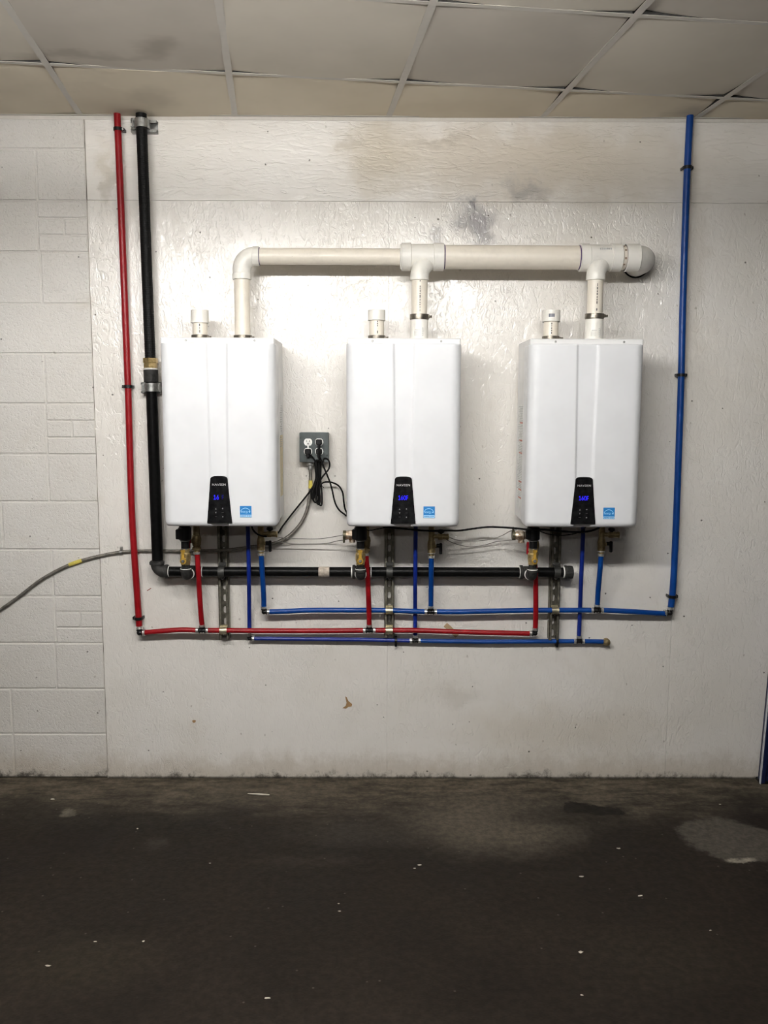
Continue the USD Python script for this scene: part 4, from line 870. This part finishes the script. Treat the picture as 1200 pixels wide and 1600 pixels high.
# cord 1: lower left socket, short bundle, then down to the left heater
t = thing('power_cord', 'black cord from the lower left socket running down to the left heater', 'cord', P(481, 760, .05), 'black cords plugged into the outlet box')
s = plug(t, 481.6, 705.6)
cord(t, [s, P(484.5, 711, .075), P(489.5, 716, .068), P(493.5, 724, .058), P(494.5, 740, .050), P(493, 765, .046), P(489, 780, .044), P(486.5, 777, .042), P(490, 764, .044), P(496, 750, .040), P(492, 756, .036), P(481, 772, .030), P(465, 792, .030), P(450, 811, .034), P(441, 823, .045), P(434, 833, .075), P(424, 837, .11), P(410, 837.5, .142), P(400, 833, .160), P(394.5, 826, .165), P(392, 815, .165)])
t = thing('power_cord', 'black cord from the upper right socket hanging in a looped bundle', 'cord', P(498, 780, .05), 'black cords plugged into the outlet box')
s = plug(t, 498.6, 690.8)
cord(t, [s, P(498.8, 700, .098), P(499, 712, .094), P(498, 720, .075)] + bundle_pts() + [P(503, 726, .066), P(506, 716.5, .060), P(511.5, 717.2, .055), P(515, 724, .05), P(513.5, 733, .05), P(508, 740, .05), P(502, 748, .05), P(498, 760, .052), P(497, 775, .05)])
t = thing('power_cord', 'black cord from the lower right socket looping out to the middle heater', 'cord', P(524, 806, .03), 'black cords plugged into the outlet box')
s = plug(t, 498.8, 705.4)
cord(t, [s, P(499.5, 714, .080), P(502, 720, .074), P(506, 730, .07), P(511, 742, .066), P(516, 755, .062), P(519.5, 768, .058), P(522, 780, .054), P(525.5, 790, .048), P(531, 798, .042), P(537.5, 803, .034), P(541.8, 806, .026), P(542.3, 802.5, .024), P(539, 795, .026), P(537, 783, .030), P(535.5, 770, .034), P(530, 760, .038), P(522, 755, .044), P(512, 753, .050), P(503.5, 755, .056), P(499, 762, .058), P(499.5, 778, .058), P(497.5, 786, .056), P(494.5, 778, .058), P(496, 762, .060), P(497, 745, .064), P(497, 728, .066)])
cord(t, [P(500.5, 756, .066), P(504, 760, .067), P(506, 761.8, .067)], .0012, name='tie_end')

# armoured cable
mc_px = [(485, 730, .030), (485.3, 745, .026), (485, 762, .022), (483.5, 778, .020), (479, 799, .020), (469, 819, .022), (452, 837, .028), (434, 847, .042), (415, 851.5, .056), (390, 855, .060), (368, 858, .060), (350, 859.5, .060), (332, 860.5, .056), (305, 861, .036), (285, 861, .018), (262, 861, .0085), (230, 860.8, .0085), (203, 861.2, .0085), (180, 864, .0085), (140, 872.5, .0085), (104, 884.5, .0085), (64, 906, .0085), (30, 932, .0085), (0, 953, .0085), (-40, 978, .0085), (-90, 1003, .0085)]
arm = thing('armoured_cable', 'grey armoured cable from the outlet box curving down and off to the left', 'cable', P(485, 760, .01))
ap = spline([P(*q) for q in mc_px], .0021); arr = .0069 + .0008 * np.sin(np.arange(len(ap)) * 2 * np.pi / 3.1)
part(arm, 'sheath', tube(ap, arr, 12), ARMOR, smooth=True)
part(arm, 'connector', J(cyl(V(conn[0], -.030, ob0[2] + .002), V(conn[0], -.030, ob0[2] - .012), .0135, 16), hexnut(V(conn[0], -.030, ob0[2] - .009), V(conn[0], -.030, ob0[2] - .016), .0150), cyl(V(conn[0], -.030, ob0[2] - .014), V(conn[0], -.030, ob0[2] - .034), .0100, 16)), STEEL)
for lo, hi in (((128, 876), (108, 883)), ((485.2, 750), (485, 764))):
    i0, i1 = (int(np.argmin(np.linalg.norm(ap - P(q[0], q[1], .0085 if q[0] < 200 else .024), axis=1))) for q in (lo, hi))
    part(arm, 'yellow_tag', tube(ap[min(i0, i1):max(i0, i1)], .0084, 12), YELLOW, label='yellow tape tag')
c = P(189.5, 862.6, .0085)
t = thing('cable_strap', 'small steel strap nailing the armoured cable left of the red riser', 'strap', c - V(0, c[1], .01))
part(t, 'strap', J(ringm(c - V(.005, 0, .0005), c + V(.005, 0, .0005), .0098, .002, 16), cbox(c + V(-.005, -c[1] - .0002, .008), c + V(.005, -.001, .022), .0006)), STEEL)
part(t, 'nail', lathe(c + V(0, .0, .016), (0, -1, 0), [(0, .003), (.003, .0045), (.005, .003)], 10), BRIGHT)

# control cables
t = thing('control_cable', 'black cable under the middle heater running across to the right heater', 'cable', P(760, 824, .1))
cord(t, [P(590, 815, .17), P(598, 822, .17), P(612, 824.5, .17), P(640, 827, .18), P(660, 829, .19), P(680, 829.5, .19), P(700, 829, .16), P(718, 829, .12), P(740, 826, .10), P(762, 823.5, .10), P(785, 824, .12), P(806, 825.5, .17), P(822, 827, .22), P(850, 827.5, .225), P(875, 830, .215), P(905, 831.5, .20), P(925, 829, .18), P(938, 823, .17), P(945, 815, .16)], .0040)
t = thing('control_cable', 'thin black cable sagging under the right heater', 'cable', P(860, 835, .2))
cord(t, [P(838, 818, .13), P(843, 829, .14), P(855, 834, .15), P(875, 836.5, .15), P(895, 834.5, .15), P(908, 830, .15), P(916, 822, .15), P(918, 815, .15)], .0018)
t = thing('control_cable', 'thin black cable along the underside of the middle heater', 'cable', P(600, 824, .2))
cord(t, [P(570, 815, .14), P(574, 828, .14), P(590, 826.5, .14), P(606, 823, .14), P(620, 818, .14)], .0018)
wl = ['upper thin grey wire between the left and middle heaters', 'lower thin grey wire between the left and middle heaters', 'upper thin grey wire between the middle and right heaters', 'lower thin grey wire between the middle and right heaters']
wpts = [[(424, 836, .11), (432, 838.5, .10), (445, 841, .07), (470, 841.8, .05), (500, 841.8, .05), (520, 839, .07), (538, 835.5, .12), (546, 834, .135)],
        [(432, 846, .070), (442, 847.5, .062), (455, 849.5, .05), (485, 850.3, .05), (510, 849, .06), (528, 845, .09), (541, 843, .125), (547, 841, .135)],
        [(700, 838, .126), (708, 842, .11), (722, 845, .08), (745, 845.3, .06), (770, 842, .06), (786, 836, .08), (797, 830, .11), (807, 828, .135)],
        [(694, 841, .126), (705, 847, .11), (720, 852, .08), (736, 854, .06), (755, 852, .06), (775, 846.5, .07), (792, 844.5, .10), (806, 843.5, .135)]]
for l, w in zip(wl, wpts):
    pts = [P(*q) for q in w]; single('sensor_wire', tube(spline(pts, .008), .0017, 8), WIRE, l, 'wire', 'thin wires between the heaters')

# ---------------------------------------------------------------- small things on the wall and floor
c = P(705, 985, 0); pl = affinity.rotate(sbox(-.038, -.010, .038, .010), -42)
pl = Polygon([(a + .003 * math.sin(40 * b), b + .002 * math.cos(60 * a)) for a, b in pl.segmentize(.008).exterior.coords])
single('tape_scrap', wallpoly(pl, c[0], .0002, c[2], .0008), TAN, 'tan scrap of tape on the wall behind the red pipe', 'tape', smooth=False)
c = P(543, 1098, 0)
single('paper_scrap', wallpoly(Polygon([(-.010, .028), (-.004, .026), (.004, .008), (.020, -.006), (.018, -.016), (.004, -.018), (-.006, -.026), (-.022, -.024), (-.008, -.014), (-.004, 0)]), c[0], .0002, c[2], .0012), BROWN, 'torn brown paper scrap stuck low on the wall', 'scrap', smooth=False)
c = P(303, 1127, 0)
single('paper_scrap', wallpoly(Polygon([(-.008, .003), (0, .006), (.009, .004), (.006, -.005), (-.003, -.007)]), c[0], .0002, c[2], .001), BROWN, 'tiny brown scrap low on the wall at the left', 'scrap', smooth=False)
c = P(233, 921, 0)
single('paper_scrap', wallpoly(affinity.rotate(sbox(-.010, -.0016, .010, .0016), 32), c[0], .0002, c[2], .0012), mat('rust_scrap', (.25, .07, .05), .8), 'thin rust-red sliver beside the gas elbow', 'scrap', smooth=False)
def floor_at(px, py): r_ = FWD * F_PX + RIGHT * (px - 600) + UP * (800 - py); return EYE_P + r_ * (-EYE / r_[2])
a, b = floor_at(387, 1241.5), floor_at(421, 1243)
single('wood_splinter', tube([a + V(0, 0, .004), (a + b) / 2 + V(0, 0, .0042), b + V(0, 0, .003)], [.002, .0042, .002], 6), CHIP, 'pale wood splinter on the floor near the wall', 'splinter')
bits = [(224, 1471, .006), (298 / 2, 1150 + 643 / 2, .005), (75, 1509.5, .007), (1061 / 2, 1150 + 548 / 2, .006), (529, 1412, .004), (655, 1352, .009), (648, 1357, .006), (967, 1326, .007), (908, 1370, .008), (1110, 1454, .006), (907, 1488, .009), (908.5, 1555, .006), (418, 1560, .008), (215, 1295, .006), (82, 1249, .009), (1125, 1257, .005), (328, 1349, .005), (1001, 1400, .009)]
bit_labels = ['pale chip on the left foreground floor, right one of a level pair', 'pale chip on the left foreground floor, left one of a level pair', 'pale chip nearest the lower left corner of the floor', 'pale chip left of centre, lower of two close together',
              'pale chip left of centre, upper of two close together', 'pale chip out from the middle heater, right one of a touching pair', 'pale chip out from the middle heater, left one of a touching pair', 'pale chip just out from the dark stain at the right', 'pale chip halfway out on the floor below the right heater',
              'rightmost pale chip on the dark foreground floor', 'pale chip on the right foreground floor, upper of two in line', 'pale chip at the bottom edge right of centre, lower of two in line', 'pale chip near the bottom edge left of centre', 'pale chip on the left floor below the red riser',
              'pale chip near the foot of the block wall', 'pale chip near the wall at the far right', 'pale chip well out on the floor below the left heater', 'pale chip at the right between the grey patch and the foreground']
for n, (px, py, s) in enumerate(bits):
    c = floor_at(px, py); m = trimesh.creation.icosphere(1, 1.0); s *= .55; m.vertices *= V(s * (1 + rng.random()), s * (.6 + rng.random() * .5), s * .35) * (1 + .25 * rng.normal(size=(len(m.vertices), 1))); m.apply_translation(c + V(0, 0, s * .28))
    m.vertices[:, 2] = np.maximum(m.vertices[:, 2], .0003)
    single('floor_chip', m, CHIP, bit_labels[n], 'debris', 'pale chips scattered on the dark floor', smooth=False)

# navy upright at the right edge of the picture
b0, b1 = P(1188.5, 1212, .06), P(1200.5, 1085, .06); lean = (b1[0] - b0[0]) / (b1[2] - b0[2])
t = thing('navy_panel', 'navy blue upright panel with a pale edge standing at the far right', 'panel', V(b0[0] + .1, -.06, 0))
def leaning(x0, x1, d0, d1, z0, z1):
    m = cbox((x0, -d1, z0), (x1, -d0, z1), .002); v = np.array(m.vertices); v[:, 0] += lean * v[:, 2]; return trimesh.Trimesh(v, m.faces, process=False)
xb = b0[0]
part(t, 'panel', leaning(xb + .006, xb + .45, .02, .050, .004, 1.2), NAVY, smooth=False)
part(t, 'edge_strip', leaning(xb, xb + .0062, .046, .058, 0, 1.2), mat('pale_edge', (.45, .46, .48), .4), smooth=False, label='pale edge strip')
part(t, 'raised_rail', leaning(xb + .005, xb + .022, .05, .060, .004, 1.2), NAVY, smooth=False)
part(t, 'foot', leaning(xb + .004, xb + .40, .004, .056, 0, .012), BLACK, smooth=False)
